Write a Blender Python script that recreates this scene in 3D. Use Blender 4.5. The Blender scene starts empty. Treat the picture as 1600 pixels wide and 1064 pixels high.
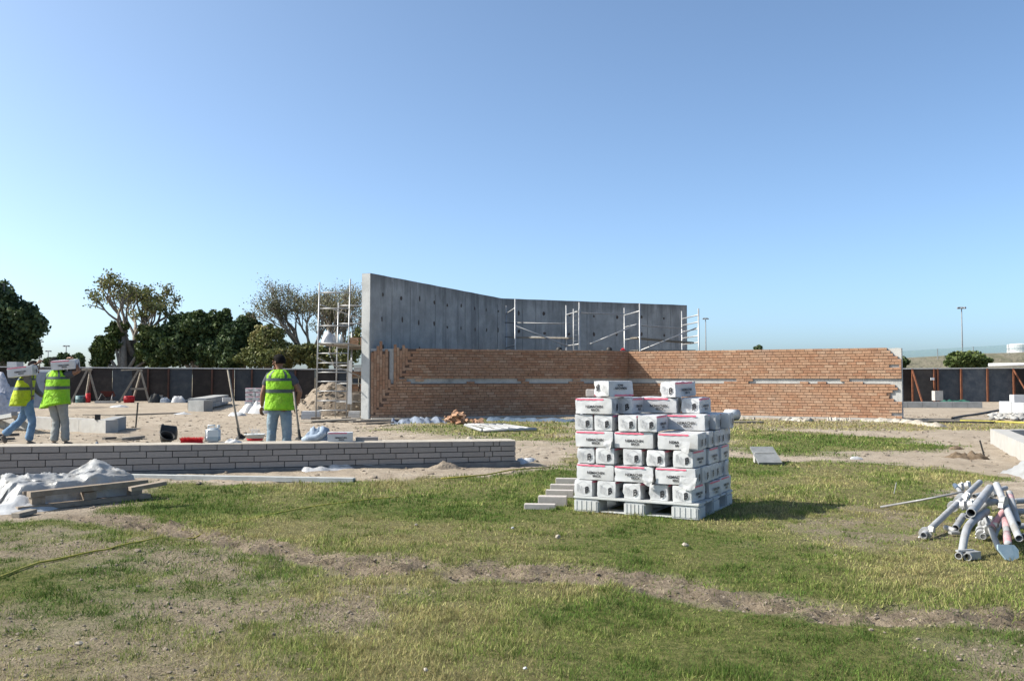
import bpy, bmesh, math, random
import numpy as np
from mathutils import Vector, Matrix, Euler
random.seed(7); rng = np.random.default_rng(7)
scn = bpy.context.scene
COL = scn.collection
PI = math.pi
# ------------------------------------------------------------------ camera, sky, sun, exposure
F, HC, TILT = 1400.0, 1.35, math.atan(58/1400)
cam = bpy.data.cameras.new('camera'); camo = bpy.data.objects.new('camera', cam); COL.objects.link(camo)
cam.lens = F/1600*36; cam.sensor_width = 36; cam.clip_end = 6000; cam.clip_start = .05
camo.location = (0, 0, HC); camo.rotation_euler = (PI/2+TILT, 0, 0)
scn.camera = camo
SUN_EL, SUN_AZ = math.radians(39), math.radians(270)      # azimuth clockwise from +Y: the sun stands in the west (-X)
W = bpy.data.worlds.new('World'); scn.world = W; W.use_nodes = True
nt = W.node_tree; bg = nt.nodes['Background']
sky = nt.nodes.new('ShaderNodeTexSky'); sky.sky_type = 'NISHITA'; sky.sun_disc = False
sky.sun_elevation = SUN_EL; sky.sun_rotation = SUN_AZ; sky.air_density = 0.5; sky.dust_density = 2.0; sky.ozone_density = 1.0; sky.altitude = 0
tint = nt.nodes.new('ShaderNodeMixRGB'); tint.blend_type = 'MULTIPLY'; tint.inputs[0].default_value = 1; tint.inputs[2].default_value = (.82, .945, .945, 1)   # colour balance of the whole sky
nt.links.new(sky.outputs[0], tint.inputs[1]); nt.links.new(tint.outputs[0], bg.inputs[0]); bg.inputs[1].default_value = 0.15
sl = bpy.data.lights.new('sun', 'SUN'); sl.energy = 4.2; sl.angle = math.radians(.5); sl.color = (1, .94, .85)
so = bpy.data.objects.new('sun', sl); COL.objects.link(so)
sdir = Vector((math.sin(SUN_AZ)*math.cos(SUN_EL), math.cos(SUN_AZ)*math.cos(SUN_EL)-.04, math.sin(SUN_EL)))
so.rotation_euler = sdir.to_track_quat('Z', 'Y').to_euler()
scn.view_settings.view_transform = 'Standard'; scn.view_settings.look = 'None'
scn.view_settings.exposure = 1.0; scn.view_settings.gamma = 1; scn.view_settings.use_curve_mapping = False

# ------------------------------------------------------------------ helpers
_R, _F, _U = Vector((1, 0, 0)), Vector((0, math.cos(TILT), math.sin(TILT))), Vector((0, -math.sin(TILT), math.cos(TILT)))
def ray(px, py): return _R*((px-800)/F)+_U*((532-py)/F)+_F
def at(px, py, z=0.0):
    d = ray(px, py); t = (z-HC)/d.z
    return Vector((d.x*t, d.y*t, z))
def atd(px, py, Y):
    d = ray(px, py); t = Y/d.y
    return Vector((d.x*t, Y, HC+d.z*t))

def nodes_mat(name):
    m = bpy.data.materials.new(name); m.use_nodes = True
    n = m.node_tree; p = n.nodes['Principled BSDF']
    return m, n, p
def M(name, c1, c2=None, scale=4.0, rough=.8, bump=.15, bscale=40.0, metal=0.0, stain=None, stain_scale=1.2, spec=.3, bdist=.01, coord='Object', var=0.0):
    m, n, p = nodes_mat(name); L = n.links
    if c2 is None: c2 = tuple(x*.8 for x in c1)
    tc = n.nodes.new('ShaderNodeTexCoord')
    no = n.nodes.new('ShaderNodeTexNoise'); no.inputs['Scale'].default_value = scale; no.inputs['Detail'].default_value = 6; no.inputs['Roughness'].default_value = .65
    L.new(tc.outputs[coord], no.inputs['Vector'])
    cr = n.nodes.new('ShaderNodeValToRGB'); cr.color_ramp.elements[0].position = .35; cr.color_ramp.elements[1].position = .68
    cr.color_ramp.elements[0].color = (*c1, 1); cr.color_ramp.elements[1].color = (*c2, 1)
    L.new(no.outputs['Fac'], cr.inputs['Fac'])
    out = cr.outputs['Color']
    if stain:
        n2 = n.nodes.new('ShaderNodeTexNoise'); n2.inputs['Scale'].default_value = stain_scale; n2.inputs['Detail'].default_value = 8; n2.inputs['Roughness'].default_value = .7
        L.new(tc.outputs[coord], n2.inputs['Vector'])
        r2 = n.nodes.new('ShaderNodeValToRGB'); r2.color_ramp.elements[0].position = .5; r2.color_ramp.elements[1].position = .72
        L.new(n2.outputs['Fac'], r2.inputs['Fac'])
        mx = n.nodes.new('ShaderNodeMixRGB'); L.new(r2.outputs['Color'], mx.inputs['Fac']); L.new(out, mx.inputs['Color1']); mx.inputs['Color2'].default_value = (*stain, 1)
        out = mx.outputs['Color']
    if var:
        oi = n.nodes.new('ShaderNodeObjectInfo'); hs = n.nodes.new('ShaderNodeHueSaturation')
        mr = n.nodes.new('ShaderNodeMapRange'); mr.inputs['To Min'].default_value = 1-var; mr.inputs['To Max'].default_value = 1+var
        L.new(oi.outputs['Random'], mr.inputs['Value']); L.new(mr.outputs[0], hs.inputs['Value']); L.new(out, hs.inputs['Color']); out = hs.outputs['Color']
    L.new(out, p.inputs['Base Color'])
    p.inputs['Roughness'].default_value = rough; p.inputs['Metallic'].default_value = metal; p.inputs['Specular IOR Level'].default_value = spec
    if bump:
        nb = n.nodes.new('ShaderNodeTexNoise'); nb.inputs['Scale'].default_value = bscale; nb.inputs['Detail'].default_value = 4
        L.new(tc.outputs[coord], nb.inputs['Vector'])
        b = n.nodes.new('ShaderNodeBump'); b.inputs['Strength'].default_value = bump; b.inputs['Distance'].default_value = bdist
        L.new(nb.outputs['Fac'], b.inputs['Height']); L.new(b.outputs['Normal'], p.inputs['Normal'])
    return m
def brick_mat(name, cols, dark=None):
    m, n, p = nodes_mat(name); L = n.links
    ge = n.nodes.new('ShaderNodeNewGeometry'); oi = n.nodes.new('ShaderNodeObjectInfo')
    ad = n.nodes.new('ShaderNodeMath'); ad.operation = 'ADD'; L.new(ge.outputs['Random Per Island'], ad.inputs[0]); L.new(oi.outputs['Random'], ad.inputs[1])
    fr = n.nodes.new('ShaderNodeMath'); fr.operation = 'FRACT'; L.new(ad.outputs[0], fr.inputs[0])
    cr = n.nodes.new('ShaderNodeValToRGB'); e = cr.color_ramp.elements
    for i, c in enumerate(cols):
        el = e[i] if i < 2 else e.new(0)
    for i, c in enumerate(cols):
        e[i].position = i/(len(cols)-1); e[i].color = (*c, 1)
    L.new(fr.outputs[0], cr.inputs['Fac'])
    tc = n.nodes.new('ShaderNodeTexCoord'); no = n.nodes.new('ShaderNodeTexNoise'); no.inputs['Scale'].default_value = 9; no.inputs['Detail'].default_value = 6
    L.new(ge.outputs['Position'], no.inputs['Vector'])
    mr = n.nodes.new('ShaderNodeMapRange'); mr.inputs['From Min'].default_value = .3; mr.inputs['From Max'].default_value = .7; mr.inputs['To Min'].default_value = .78; mr.inputs['To Max'].default_value = 1.16
    L.new(no.outputs['Fac'], mr.inputs['Value'])
    hs = n.nodes.new('ShaderNodeHueSaturation'); L.new(mr.outputs[0], hs.inputs['Value']); L.new(cr.outputs['Color'], hs.inputs['Color'])
    out = hs.outputs['Color']
    n3 = n.nodes.new('ShaderNodeTexNoise'); n3.inputs['Scale'].default_value = .9; n3.inputs['Detail'].default_value = 7; L.new(ge.outputs['Position'], n3.inputs['Vector'])
    r3 = n.nodes.new('ShaderNodeValToRGB'); r3.color_ramp.elements[0].position = .56; r3.color_ramp.elements[1].position = .95
    L.new(n3.outputs['Fac'], r3.inputs['Fac'])
    mx = n.nodes.new('ShaderNodeMixRGB'); L.new(r3.outputs['Color'], mx.inputs['Fac']); L.new(out, mx.inputs['Color1']); mx.inputs['Color2'].default_value = (*(dark or (.3, .22, .165)), 1)
    L.new(mx.outputs['Color'], p.inputs['Base Color']); p.inputs['Roughness'].default_value = .88; p.inputs['Specular IOR Level'].default_value = .2
    nb = n.nodes.new('ShaderNodeTexNoise'); nb.inputs['Scale'].default_value = 90; L.new(ge.outputs['Position'], nb.inputs['Vector'])
    b = n.nodes.new('ShaderNodeBump'); b.inputs['Strength'].default_value = .25; b.inputs['Distance'].default_value = .004
    L.new(nb.outputs['Fac'], b.inputs['Height']); L.new(b.outputs['Normal'], p.inputs['Normal'])
    return m
def attr_mat(name, rough=.75, trans=0.0, spec=.2):
    m, n, p = nodes_mat(name); L = n.links
    a = n.nodes.new('ShaderNodeAttribute'); a.attribute_name = 'tint'
    L.new(a.outputs['Color'], p.inputs['Base Color']); p.inputs['Roughness'].default_value = rough; p.inputs['Specular IOR Level'].default_value = spec
    if trans:
        t = n.nodes.new('ShaderNodeBsdfTranslucent'); L.new(a.outputs['Color'], t.inputs['Color'])
        mx = n.nodes.new('ShaderNodeMixShader'); mx.inputs[0].default_value = trans
        L.new(p.outputs[0], mx.inputs[1]); L.new(t.outputs[0], mx.inputs[2]); L.new(mx.outputs[0], n.nodes['Material Output'].inputs['Surface'])
    return m

def tag(o, label=None, cat=None, group=None, kind=None):
    if label: o['label'] = label
    if cat: o['category'] = cat
    if group: o['group'] = group
    if kind: o['kind'] = kind
    return o
def empty(name, loc, label=None, cat=None, group=None, rz=0.0):
    o = bpy.data.objects.new(name, None); o.empty_display_size = .2; COL.objects.link(o)
    o.location = loc; o.rotation_euler = (0, 0, rz)
    return tag(o, label, cat, group)
def woff(o):
    v = Vector((0, 0, 0))
    while o is not None: v += o.location; o = o.parent
    return v
def link(name, me, parent=None, loc=(0, 0, 0), rot=(0, 0, 0), scale=(1, 1, 1)):
    o = bpy.data.objects.new(name, me); COL.objects.link(o); o.parent = parent
    o.location = loc; o.rotation_euler = rot; o.scale = scale
    return o
def dup(root, loc, rz=None, **kw):
    r = root.copy(); COL.objects.link(r); r.location = loc
    if rz is not None: r.rotation_euler = (r.rotation_euler[0], r.rotation_euler[1], rz)
    tag(r, **kw)
    for ch in list(root.children):
        c = ch.copy(); COL.objects.link(c); c.parent = r
        for g in list(ch.children):
            d = g.copy(); COL.objects.link(d); d.parent = c
    return r
class MB:
    def __init__(s): s.v = []; s.f = []; s.m = []
    def add(s, vs, fs, mi=0):
        k = len(s.v); s.v += [tuple(v) for v in vs]; s.f += [tuple(i+k for i in f) for f in fs]; s.m += [mi]*len(fs); return s
    def box(s, c, d, rz=0.0, rot=None, mi=0, taper=1.0):
        R = (Euler(rot).to_matrix() if rot is not None else Matrix.Rotation(rz, 3, 'Z')); c = Vector(c)
        vs = [c+R@Vector((x*d[0]/2*(taper if z > 0 else 1), y*d[1]/2*(taper if z > 0 else 1), z*d[2]/2)) for x, y, z in ((-1,-1,-1),(1,-1,-1),(1,1,-1),(-1,1,-1),(-1,-1,1),(1,-1,1),(1,1,1),(-1,1,1))]
        return s.add(vs, [(0,3,2,1),(4,5,6,7),(0,1,5,4),(1,2,6,5),(2,3,7,6),(3,0,4,7)], mi)
    def beam(s, a, b, w, h, mi=0, up=(0, 0, 1)):
        a, b = Vector(a), Vector(b); t = (b-a).normalized(); u = Vector(up)
        if abs(t.dot(u)) > .98: u = Vector((0, 1, 0))
        x = t.cross(u).normalized(); y = x.cross(t)
        vs = [p+x*i*w/2+y*j*h/2 for p in (a, b) for i, j in ((-1,-1),(1,-1),(1,1),(-1,1))]
        return s.add(vs, [(0,1,2,3),(7,6,5,4),(0,4,5,1),(1,5,6,2),(2,6,7,3),(3,7,4,0)], mi)
    def tube(s, pts, r, n=8, caps=True, mi=0):
        pts = [Vector(p) for p in pts]; k = len(pts); rs = r if isinstance(r, (list, tuple)) else [r]*k
        vs = []; px = None
        for i, p in enumerate(pts):
            t = (pts[min(i+1, k-1)]-pts[max(i-1, 0)]).normalized()
            if px is None:
                u = Vector((0, 0, 1)) if abs(t.z) < .9 else Vector((0, 1, 0)); x = t.cross(u).normalized()
            else:
                x = (px-t*px.dot(t)); x = x.normalized() if x.length > 1e-6 else t.orthogonal().normalized()
            px = x; y = t.cross(x)
            vs += [p+(x*math.cos(2*PI*j/n)+y*math.sin(2*PI*j/n))*rs[i] for j in range(n)]
        fs = [(i*n+j, i*n+(j+1) % n, (i+1)*n+(j+1) % n, (i+1)*n+j) for i in range(k-1) for j in range(n)]
        if caps: fs += [tuple(range(n-1, -1, -1)), tuple(range((k-1)*n, k*n))]
        return s.add(vs, fs, mi)
    def pipe(s, a, b, r, t=.005, n=12, mi=0, mi_in=0):      # open pipe with a wall and a dark bore
        a, b = Vector(a), Vector(b); d = (b-a).normalized()
        s.tube([a, b], r, n, False, mi)
        u = d.orthogonal().normalized(); w = d.cross(u)
        ring = lambda p, q: [p+(u*math.cos(2*PI*j/n)+w*math.sin(2*PI*j/n))*q for j in range(n)]
        for p, sg in ((a, 1), (b, -1)):
            vs = ring(p, r)+ring(p, r-t)+ring(p+d*sg*.12, r-t)
            fs = []
            for j in range(n):
                k = (j+1) % n; fs.append((j, k, n+k, n+j)); fs.append((n+j, n+k, 2*n+k, 2*n+j))
            s.add(vs, fs, mi); s.add(vs[2*n:], [tuple(range(n))], mi_in)
        return s
    def lathe(s, prof, c=(0, 0, 0), n=16, mi=0):
        c = Vector(c); vs = [c+Vector((r*math.cos(2*PI*j/n), r*math.sin(2*PI*j/n), z)) for r, z in prof for j in range(n)]
        fs = [(i*n+j, i*n+(j+1) % n, (i+1)*n+(j+1) % n, (i+1)*n+j) for i in range(len(prof)-1) for j in range(n)]
        fs += [tuple(range(n-1, -1, -1)), tuple(range((len(prof)-1)*n, len(prof)*n))]
        return s.add(vs, fs, mi)
    def prism(s, pts, z0, z1, mi=0):
        n = len(pts); vs = [(p[0], p[1], z0) for p in pts]+[(p[0], p[1], z1) for p in pts]
        return s.add(vs, [tuple(range(n-1, -1, -1)), tuple(range(n, 2*n))]+[(i, (i+1) % n, n+(i+1) % n, n+i) for i in range(n)], mi)
    def rock(s, c, r, sq=.7, mi=0):
        t_ = (1+5**.5)/2; b = [(-1,t_,0),(1,t_,0),(-1,-t_,0),(1,-t_,0),(0,-1,t_),(0,1,t_),(0,-1,-t_),(0,1,-t_),(t_,0,-1),(t_,0,1),(-t_,0,-1),(-t_,0,1)]
        R = Euler((random.uniform(0, 6), random.uniform(0, 6), random.uniform(0, 6))).to_matrix(); c = Vector(c); sx_, sy_ = random.uniform(.8, 1.3), random.uniform(.7, 1.1)
        vs = []
        for p in b:
            v = R@(Vector(p)*r*.5*random.uniform(.72, 1.18)); vs.append((c.x+v.x*sx_, c.y+v.y*sy_, c.z+v.z*sq))
        return s.add(vs, [(0,11,5),(0,5,1),(0,1,7),(0,7,10),(0,10,11),(1,5,9),(5,11,4),(11,10,2),(10,7,6),(7,1,8),(3,9,4),(3,4,2),(3,2,6),(3,6,8),(3,8,9),(4,9,5),(2,4,11),(6,2,10),(8,6,7),(9,8,1)], mi)
    def rock_old(s, c, r, sq=.7, mi=0):
        b = [(-1,-1,-1),(1,-1,-1),(1,1,-1),(-1,1,-1),(-1,-1,1),(1,-1,1),(1,1,1),(-1,1,1)]
        R = Euler((random.uniform(0, 6), random.uniform(0, 6), random.uniform(0, 6))).to_matrix(); c = Vector(c)
        vs = [c+R@(Vector(p)*r*.6)+Vector((random.uniform(-.3, .3)*r, random.uniform(-.3, .3)*r, random.uniform(-.3, .3)*r)) for p in b]
        for v in vs: v.z = c.z+(v.z-c.z)*sq
        return s.add(vs, [(0,3,2,1),(4,5,6,7),(0,1,5,4),(1,2,6,5),(2,3,7,6),(3,0,4,7)], mi)
    def mesh(s, name, mats, smooth=False, off=(0, 0, 0)):
        me = bpy.data.meshes.new(name); off = Vector(off)
        me.from_pydata([tuple(Vector(v)-off) for v in s.v], [], s.f)
        for m in (mats if isinstance(mats, (list, tuple)) else [mats]): me.materials.append(m)
        if any(s.m): me.polygons.foreach_set('material_index', s.m)
        if smooth: me.polygons.foreach_set('use_smooth', [True]*len(s.f))
        me.update(); return me
    def build(s, name, mats, parent=None, smooth=False, world=True):
        """world: the points are world points; the object keeps them where they are under its parent. A top-level one gets its own base as origin."""
        if parent is not None: return link(name, s.mesh(name, mats, smooth, woff(parent) if world else (0, 0, 0)), parent)
        a = np.array(s.v); c = (float(a[:, 0].mean()), float(a[:, 1].mean()), float(a[:, 2].min()))
        return link(name, s.mesh(name, mats, smooth, c), None, c)
def shade_auto(o, ang=40):
    me = o.data; me.polygons.foreach_set('use_smooth', [True]*len(me.polygons))
    bm = bmesh.new(); bm.from_mesh(me); a = math.radians(ang)
    for e in bm.edges:
        if len(e.link_faces) == 2 and e.calc_face_angle(0) > a: e.smooth = False
    bm.to_mesh(me); bm.free()
# numpy value noise
_T = rng.random((256, 256))
def vn(x, y, seed=0):
    x = np.asarray(x, float)+seed*17.3; y = np.asarray(y, float)+seed*31.7
    xi = np.floor(x).astype(int); yi = np.floor(y).astype(int); fx = x-xi; fy = y-yi
    fx = fx*fx*(3-2*fx); fy = fy*fy*(3-2*fy); g = lambda a, b: _T[a & 255, b & 255]
    return (g(xi, yi)*(1-fx)+g(xi+1, yi)*fx)*(1-fy)+(g(xi, yi+1)*(1-fx)+g(xi+1, yi+1)*fx)*fy
def fbm(x, y, o=4, seed=0):
    s = 0; a = .5; t = 0
    for i in range(o): s = s+a*vn(np.asarray(x)*2**i, np.asarray(y)*2**i, seed+i); t += a; a *= .5
    return s/t
def sstep(a, b, x): t = np.clip((x-a)/(b-a), 0, 1); return t*t*(3-2*t)
def ridged(x, y, o=3, seed=0): return 1-np.abs(2*fbm(x, y, o, seed)-1)*1.0
def sdf_poly(X, Y, poly):
    P = np.array(poly); ins = np.zeros(X.shape, bool); D = np.full(X.shape, 1e9)
    for i in range(len(P)):
        x0, y0 = P[i-1]; x1, y1 = P[i]
        c = ((y0 > Y) != (y1 > Y)) & (X < (x1-x0)*(Y-y0)/((y1-y0) if y1 != y0 else 1e-9)+x0); ins ^= c
        dx, dy = x1-x0, y1-y0; t = np.clip(((X-x0)*dx+(Y-y0)*dy)/(dx*dx+dy*dy+1e-12), 0, 1)
        D = np.minimum(D, np.hypot(X-x0-t*dx, Y-y0-t*dy))
    return np.where(ins, D, -D)
def gpoly(pp): return [tuple(at(x, y).xy) for x, y in pp]

# ------------------------------------------------------------------ materials
mt = {}
mt['concrete'] = M('raw concrete', (.3, .305, .3), (.22, .226, .224), 2.2, .9, .3, 30, stain=(.2, .2, .195), stain_scale=.7, coord='Object')
mt['kerb'] = M('pale precast concrete', (.37, .36, .34), (.3, .29, .27), 5, .9, .25, 60, stain=(.36, .34, .3), stain_scale=3)
mt['paver'] = M('beige grey clay brick', (.315, .28, .25), (.265, .238, .215), 14, .85, .2, 120, stain=(.22, .2, .19), stain_scale=5, var=.09)
mt['paver_sunlit'] = M('sun-brightened beige brick', (.4, .37, .345), (.35, .32, .3), 14, .85, .2, 120, stain=(.3, .27, .25), stain_scale=5, var=.06)  # lighter copy of the clay brick: sunlight on loose bricks put into the colour
mt['rust_dark'] = M('dark rusty steel', (.07, .03, .02), (.04, .022, .018), 7, .85, .3, 50)
mt['sunlit_wall_end'] = M('sun-brightened concrete end', (.42, .43, .42), (.34, .35, .345), 2.5, .9, .3, 30, stain=(.24, .245, .24), stain_scale=1.3)  # paler than the wall panels, painting in the sunlit brightness of this end
mt['dark_mortar'] = M('shade-darkened mortar', (.07, .068, .065), (.05, .05, .05), 20, .95, .3, 60)  # darkened to paint the shade in the recessed joints of the low wall
mt['cream_mortar'] = M('cream mortar bed', (.39, .35, .29), (.31, .28, .235), 8, .95, .5, 50, stain=(.32, .29, .25), stain_scale=4)
mt['brick'] = brick_mat('terracotta brick', [(.3, .163, .098), (.325, .19, .118), (.34, .208, .133), (.3, .174, .106), (.375, .25, .168), (.275, .148, .09), (.325, .205, .136)])
mt['alu'] = M('galvanised tube', (.36, .365, .37), (.28, .285, .29), 18, .45, .05, 60, metal=.6, stain=(.42, .4, .37), stain_scale=9)
mt['alu_pale'] = M('aluminium tube', (.38, .38, .375), (.3, .3, .295), 10, .5, .05, 60, metal=.35)
mt['dull_steel'] = M('weathered steel tube', (.2, .2, .2), (.3, .3, .3), 8, .6, .1, 60, metal=.4)
mt['wood'] = M('weathered timber', (.25, .205, .16), (.17, .137, .105), 12, .85, .3, 70, stain=(.2, .15, .1), stain_scale=6, var=.12)
mt['wood_grey'] = M('grey timber', (.26, .23, .19), (.18, .16, .13), 9, .9, .3, 60, var=.12)
mt['black_board'] = M('dark board', (.06, .055, .05), (.11, .1, .09), 6, .8, .2, 40)
mt['white_film'] = M('white polythene film', (.46, .46, .46), (.38, .38, .38), 22, .36, .8, 30, spec=.5, stain=(.32, .315, .3), stain_scale=4, bdist=.006)
mt['carton'] = M('white film wrapped carton', (.51, .515, .52), (.45, .455, .46), 9, .4, .5, 16, spec=.4, stain=(.41, .4, .38), stain_scale=3, bdist=.006, var=.05)
mt['pink'] = M('pink print', (.62, .09, .16), (.72, .2, .26), 20, .5, 0)
mt['ink'] = M('black print', (.022, .022, .025), (.04, .04, .045), 20, .5, 0)
mt['greyink'] = M('grey print', (.3, .3, .31), (.38, .38, .39), 20, .5, 0)
mt['pallet'] = M('pale grey pallet plastic', (.47, .48, .475), (.4, .41, .405), 6, .55, .15, 60, stain=(.4, .39, .36), stain_scale=4)
mt['black'] = M('black rubber', (.02, .02, .02), (.035, .035, .033), 10, .6, .2, 40)
mt['red'] = M('red plastic', (.5, .02, .025), (.38, .015, .02), 10, .45, .1, 40)
mt['teal'] = M('teal plastic', (.1, .18, .19), (.07, .13, .14), 8, .5, .1, 40)
mt['blue'] = M('blue sheet', (.06, .09, .13), (.1, .13, .17), 5, .5, .5, 14)
mt['pale_blue'] = M('pale blue sheet', (.2, .23, .28), (.14, .165, .21), 3, .45, .8, 9, bdist=.03)
mt['rust'] = M('rusty steel', (.2, .075, .035), (.11, .045, .028), 7, .85, .3, 50)
mt['fence_dark'] = M('dark brown ply', (.018, .015, .014), (.028, .023, .021), 3, .8, .2, 25, stain=(.042, .034, .029), stain_scale=1.5, var=.2)
mt['fence_blue'] = M('blue grey ply', (.026, .032, .04), (.042, .05, .058), 3, .75, .2, 25, stain=(.06, .064, .066), stain_scale=1.4, var=.2)
mt['cap'] = M('pale capping', (.55, .55, .54), (.45, .45, .44), 5, .6, .1, 40)
mt['jerry'] = M('translucent white plastic', (.56, .58, .575), (.48, .505, .505), 4, .3, .05, 40, spec=.5)
mt['liquid'] = M('clear liquid seen through plastic', (.36, .41, .43), (.3, .35, .37), 6, .25, 0, spec=.5)
mt['yellow_hose'] = M('yellow hose', (.36, .32, .05), (.28, .24, .05), 8, .6, .1, 60)
mt['sand'] = M('loose sand', (.25, .21, .165), (.17, .14, .11), 6, 1, .8, 30, stain=(.26, .21, .16), stain_scale=2.5, bdist=.03, spec=.1)
mt['stone'] = M('broken stone', (.34, .3, .25), (.25, .22, .18), 9, .95, .4, 40, var=.2)
mt['bark'] = M('bark', (.16, .14, .115), (.25, .225, .19), 6, .95, .6, 14, bdist=.05)
mt['skin'] = M('brown skin', (.17, .085, .05), (.21, .11, .07), 12, .55, .1, 80)
mt['hair'] = M('black hair', (.006, .005, .005), (.012, .011, .01), 40, .9, .8, 90, spec=.1)
mt['vest'] = M('fluorescent yellow green cloth', (.25, .52, .02), (.19, .42, .015), 6, .8, 1, 13, bdist=.05, stain=(.2, .34, .03), stain_scale=5)
mt['vest_yellow'] = M('fluorescent yellow cloth', (.4, .5, .02), (.32, .41, .016), 6, .8, 1, 13, bdist=.05, stain=(.28, .3, .04), stain_scale=5)
mt['reflect'] = M('grey reflective tape', (.06, .08, .07), (.04, .055, .05), 20, .4, .1, 40)
mt['jeans'] = M('washed denim', (.21, .285, .33), (.14, .195, .24), 7, .9, .7, 14, bdist=.03, stain=(.28, .33, .355), stain_scale=5)
mt['jeans_blue'] = M('blue denim', (.09, .16, .26), (.16, .26, .38), 6, .9, .7, 14, bdist=.03)
mt['trousers_grey'] = M('dusty grey denim', (.2, .22, .22), (.28, .285, .27), 6, .9, .7, 14, bdist=.03)
mt['shirt_dark'] = M('charcoal tee shirt', (.045, .05, .06), (.07, .075, .085), 8, .9, .5, 16, bdist=.02)
mt['shirt_grey'] = M('grey long sleeved top', (.11, .11, .115), (.16, .16, .165), 8, .9, .5, 16, bdist=.02)
mt['shoe'] = M('dusty shoe', (.09, .08, .07), (.15, .13, .11), 10, .85, .2, 40)
mt['orange'] = M('orange glove', (.7, .27, .03), (.6, .2, .02), 9, .7, .2, 40)
mt['leaf'] = attr_mat('leaf', .6, .18, .3)
mt['blade'] = attr_mat('grass blade', .7, .25, .15)
mt['pipe_paint'] = M('grey painted tube', (.31, .32, .335), (.25, .257, .265), 8, .6, .25, 50, stain=(.2, .18, .15), stain_scale=7, var=.08)
mt['pink_paint'] = M('faded pink paint', (.45, .24, .25), (.36, .19, .2), 8, .6, .15, 50, stain=(.42, .4, .4), stain_scale=6)
mt['plate_blue'] = M('blue grey plate', (.2, .28, .33), (.28, .35, .39), 8, .5, .15, 50)
mt['bore'] = M('dark bore', (.02, .018, .016), (.03, .028, .025), 8, .9, 0)
mt['jacket'] = M('blue grey jacket cloth', (.2, .25, .32), (.3, .35, .41), 9, .9, .8, 14, bdist=.03)
mt['far_white'] = M('white painted steel', (.58, .585, .585), (.52, .525, .53), 3, .6, 0)
mt['pole'] = M('grey pole', (.2, .21, .22), (.16, .17, .18), 3, .6, 0)

def add_translucency(m, f, c):
    n = m.node_tree; p = n.nodes['Principled BSDF']; t = n.nodes.new('ShaderNodeBsdfTranslucent'); t.inputs['Color'].default_value = (*c, 1)
    mx = n.nodes.new('ShaderNodeMixShader'); mx.inputs[0].default_value = f; n.links.new(p.outputs[0], mx.inputs[1]); n.links.new(t.outputs[0], mx.inputs[2]); n.links.new(mx.outputs[0], n.nodes['Material Output'].inputs['Surface'])
mt['sheet_film'] = M('dusty translucent film', (.5, .5, .49), (.4, .4, .39), 9, .3, 1.0, 22, spec=.5, stain=(.3, .28, .25), stain_scale=3.5, bdist=.012)
add_translucency(mt['sheet_film'], .35, (.5, .5, .49))
# ------------------------------------------------------------------ ground and grass
LAWN = [(-700, 1700), (-500, 815), (0, 812), (110, 806), (235, 780), (262, 757), (560, 754), (700, 747), (862, 737), (893, 712), (1140, 713), (1235, 720), (1400, 724), (1518, 738), (1528, 752), (1470, 772), (1560, 800), (1700, 812), (2100, 830), (2300, 1700)]
PATCH2 = [(640, 664), (690, 657), (900, 656), (905, 690), (820, 688), (700, 679), (600, 671)]
PATCH3 = [(1120, 674), (1180, 669), (1300, 677), (1400, 685), (1478, 696), (1420, 705), (1240, 711), (1120, 697)]
DRY4 = [(1100, 655), (1410, 660), (1700, 663), (1700, 671), (1420, 673), (1200, 669), (1100, 672)]
RUT1 = [(60, 803), (200, 801), (330, 828), (450, 848), (560, 866), (668, 868), (690, 882), (640, 896), (550, 902), (430, 874), (330, 848), (240, 828), (110, 815)]
RUT2 = [(690, 892), (760, 879), (900, 884), (1010, 894), (1090, 904), (1140, 924), (1210, 928), (1330, 943), (1470, 944), (1700, 950), (1700, 978), (1450, 970), (1300, 966), (1200, 948), (1090, 942), (980, 918), (850, 908), (720, 907)]
SPARSE = [[(110, 880), (250, 852), (400, 862), (480, 900), (620, 935), (590, 968), (430, 978), (300, 965), (150, 935)], [(-150, 830), (60, 822), (170, 838), (200, 862), (60, 882), (-150, 890)], [(-300, 960), (130, 950), (330, 985), (380, 1090), (-300, 1150)], [(1520, 1010), (1620, 985), (1800, 1000), (1800, 1100), (1560, 1080)], [(1380, 795), (1470, 800), (1440, 850), (1330, 870), (1200, 850), (1200, 815)]]
def spaced(stops):
    out = [stops[0][0]]
    for (a, st), (b, _) in zip(stops, stops[1:]):
        n = max(1, round((b-a)/st)); out += [a+(b-a)*(i+1)/n for i in range(n)]
    return np.array(out)
gx = spaced([(-1800, 300), (-300, 60), (-60, 3), (-22, .35), (-9, .06), (9, .35), (22, 3), (60, 60), (300, 300), (1800, 0)])
gy = spaced([(-300, 60), (-20, 3), (-2, .5), (2.8, .04), (12, .08), (18, .18), (34, .6), (62, 8), (120, 60), (400, 200), (3000, 0)])
GX, GY = np.meshgrid(gx, gy)
nz = fbm(GX*.9, GY*.9, 4, 3)-.5; nf = fbm(GX*4, GY*4, 3, 5)-.5
def pm(poly, soft, amp): return sstep(-soft, soft, sdf_poly(GX, GY, gpoly(poly))+nz*amp*2.2+nf*amp*.9)
lawn = np.maximum.reduce([pm(LAWN, .22, .45), pm(PATCH2, .9, 1.2)*.85, pm(PATCH3, .5, .7), pm(DRY4, .8, 1.0)*.75])
dry = np.clip(sstep(.42, .66, fbm(GX*.55, GY*.55, 3, 11))*.6+pm(DRY4, .8, .6)*.9+pm(PATCH2, .8, .6)*.35, 0, 1)
rut = np.maximum(pm(RUT1, .10, .16), pm(RUT2, .10, .16))
sparse = np.zeros_like(GX)
for i, s in enumerate(SPARSE): sparse = np.maximum(sparse, pm(s, .35, .45)*(.62, .7, .4, .5, .45)[i])
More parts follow.
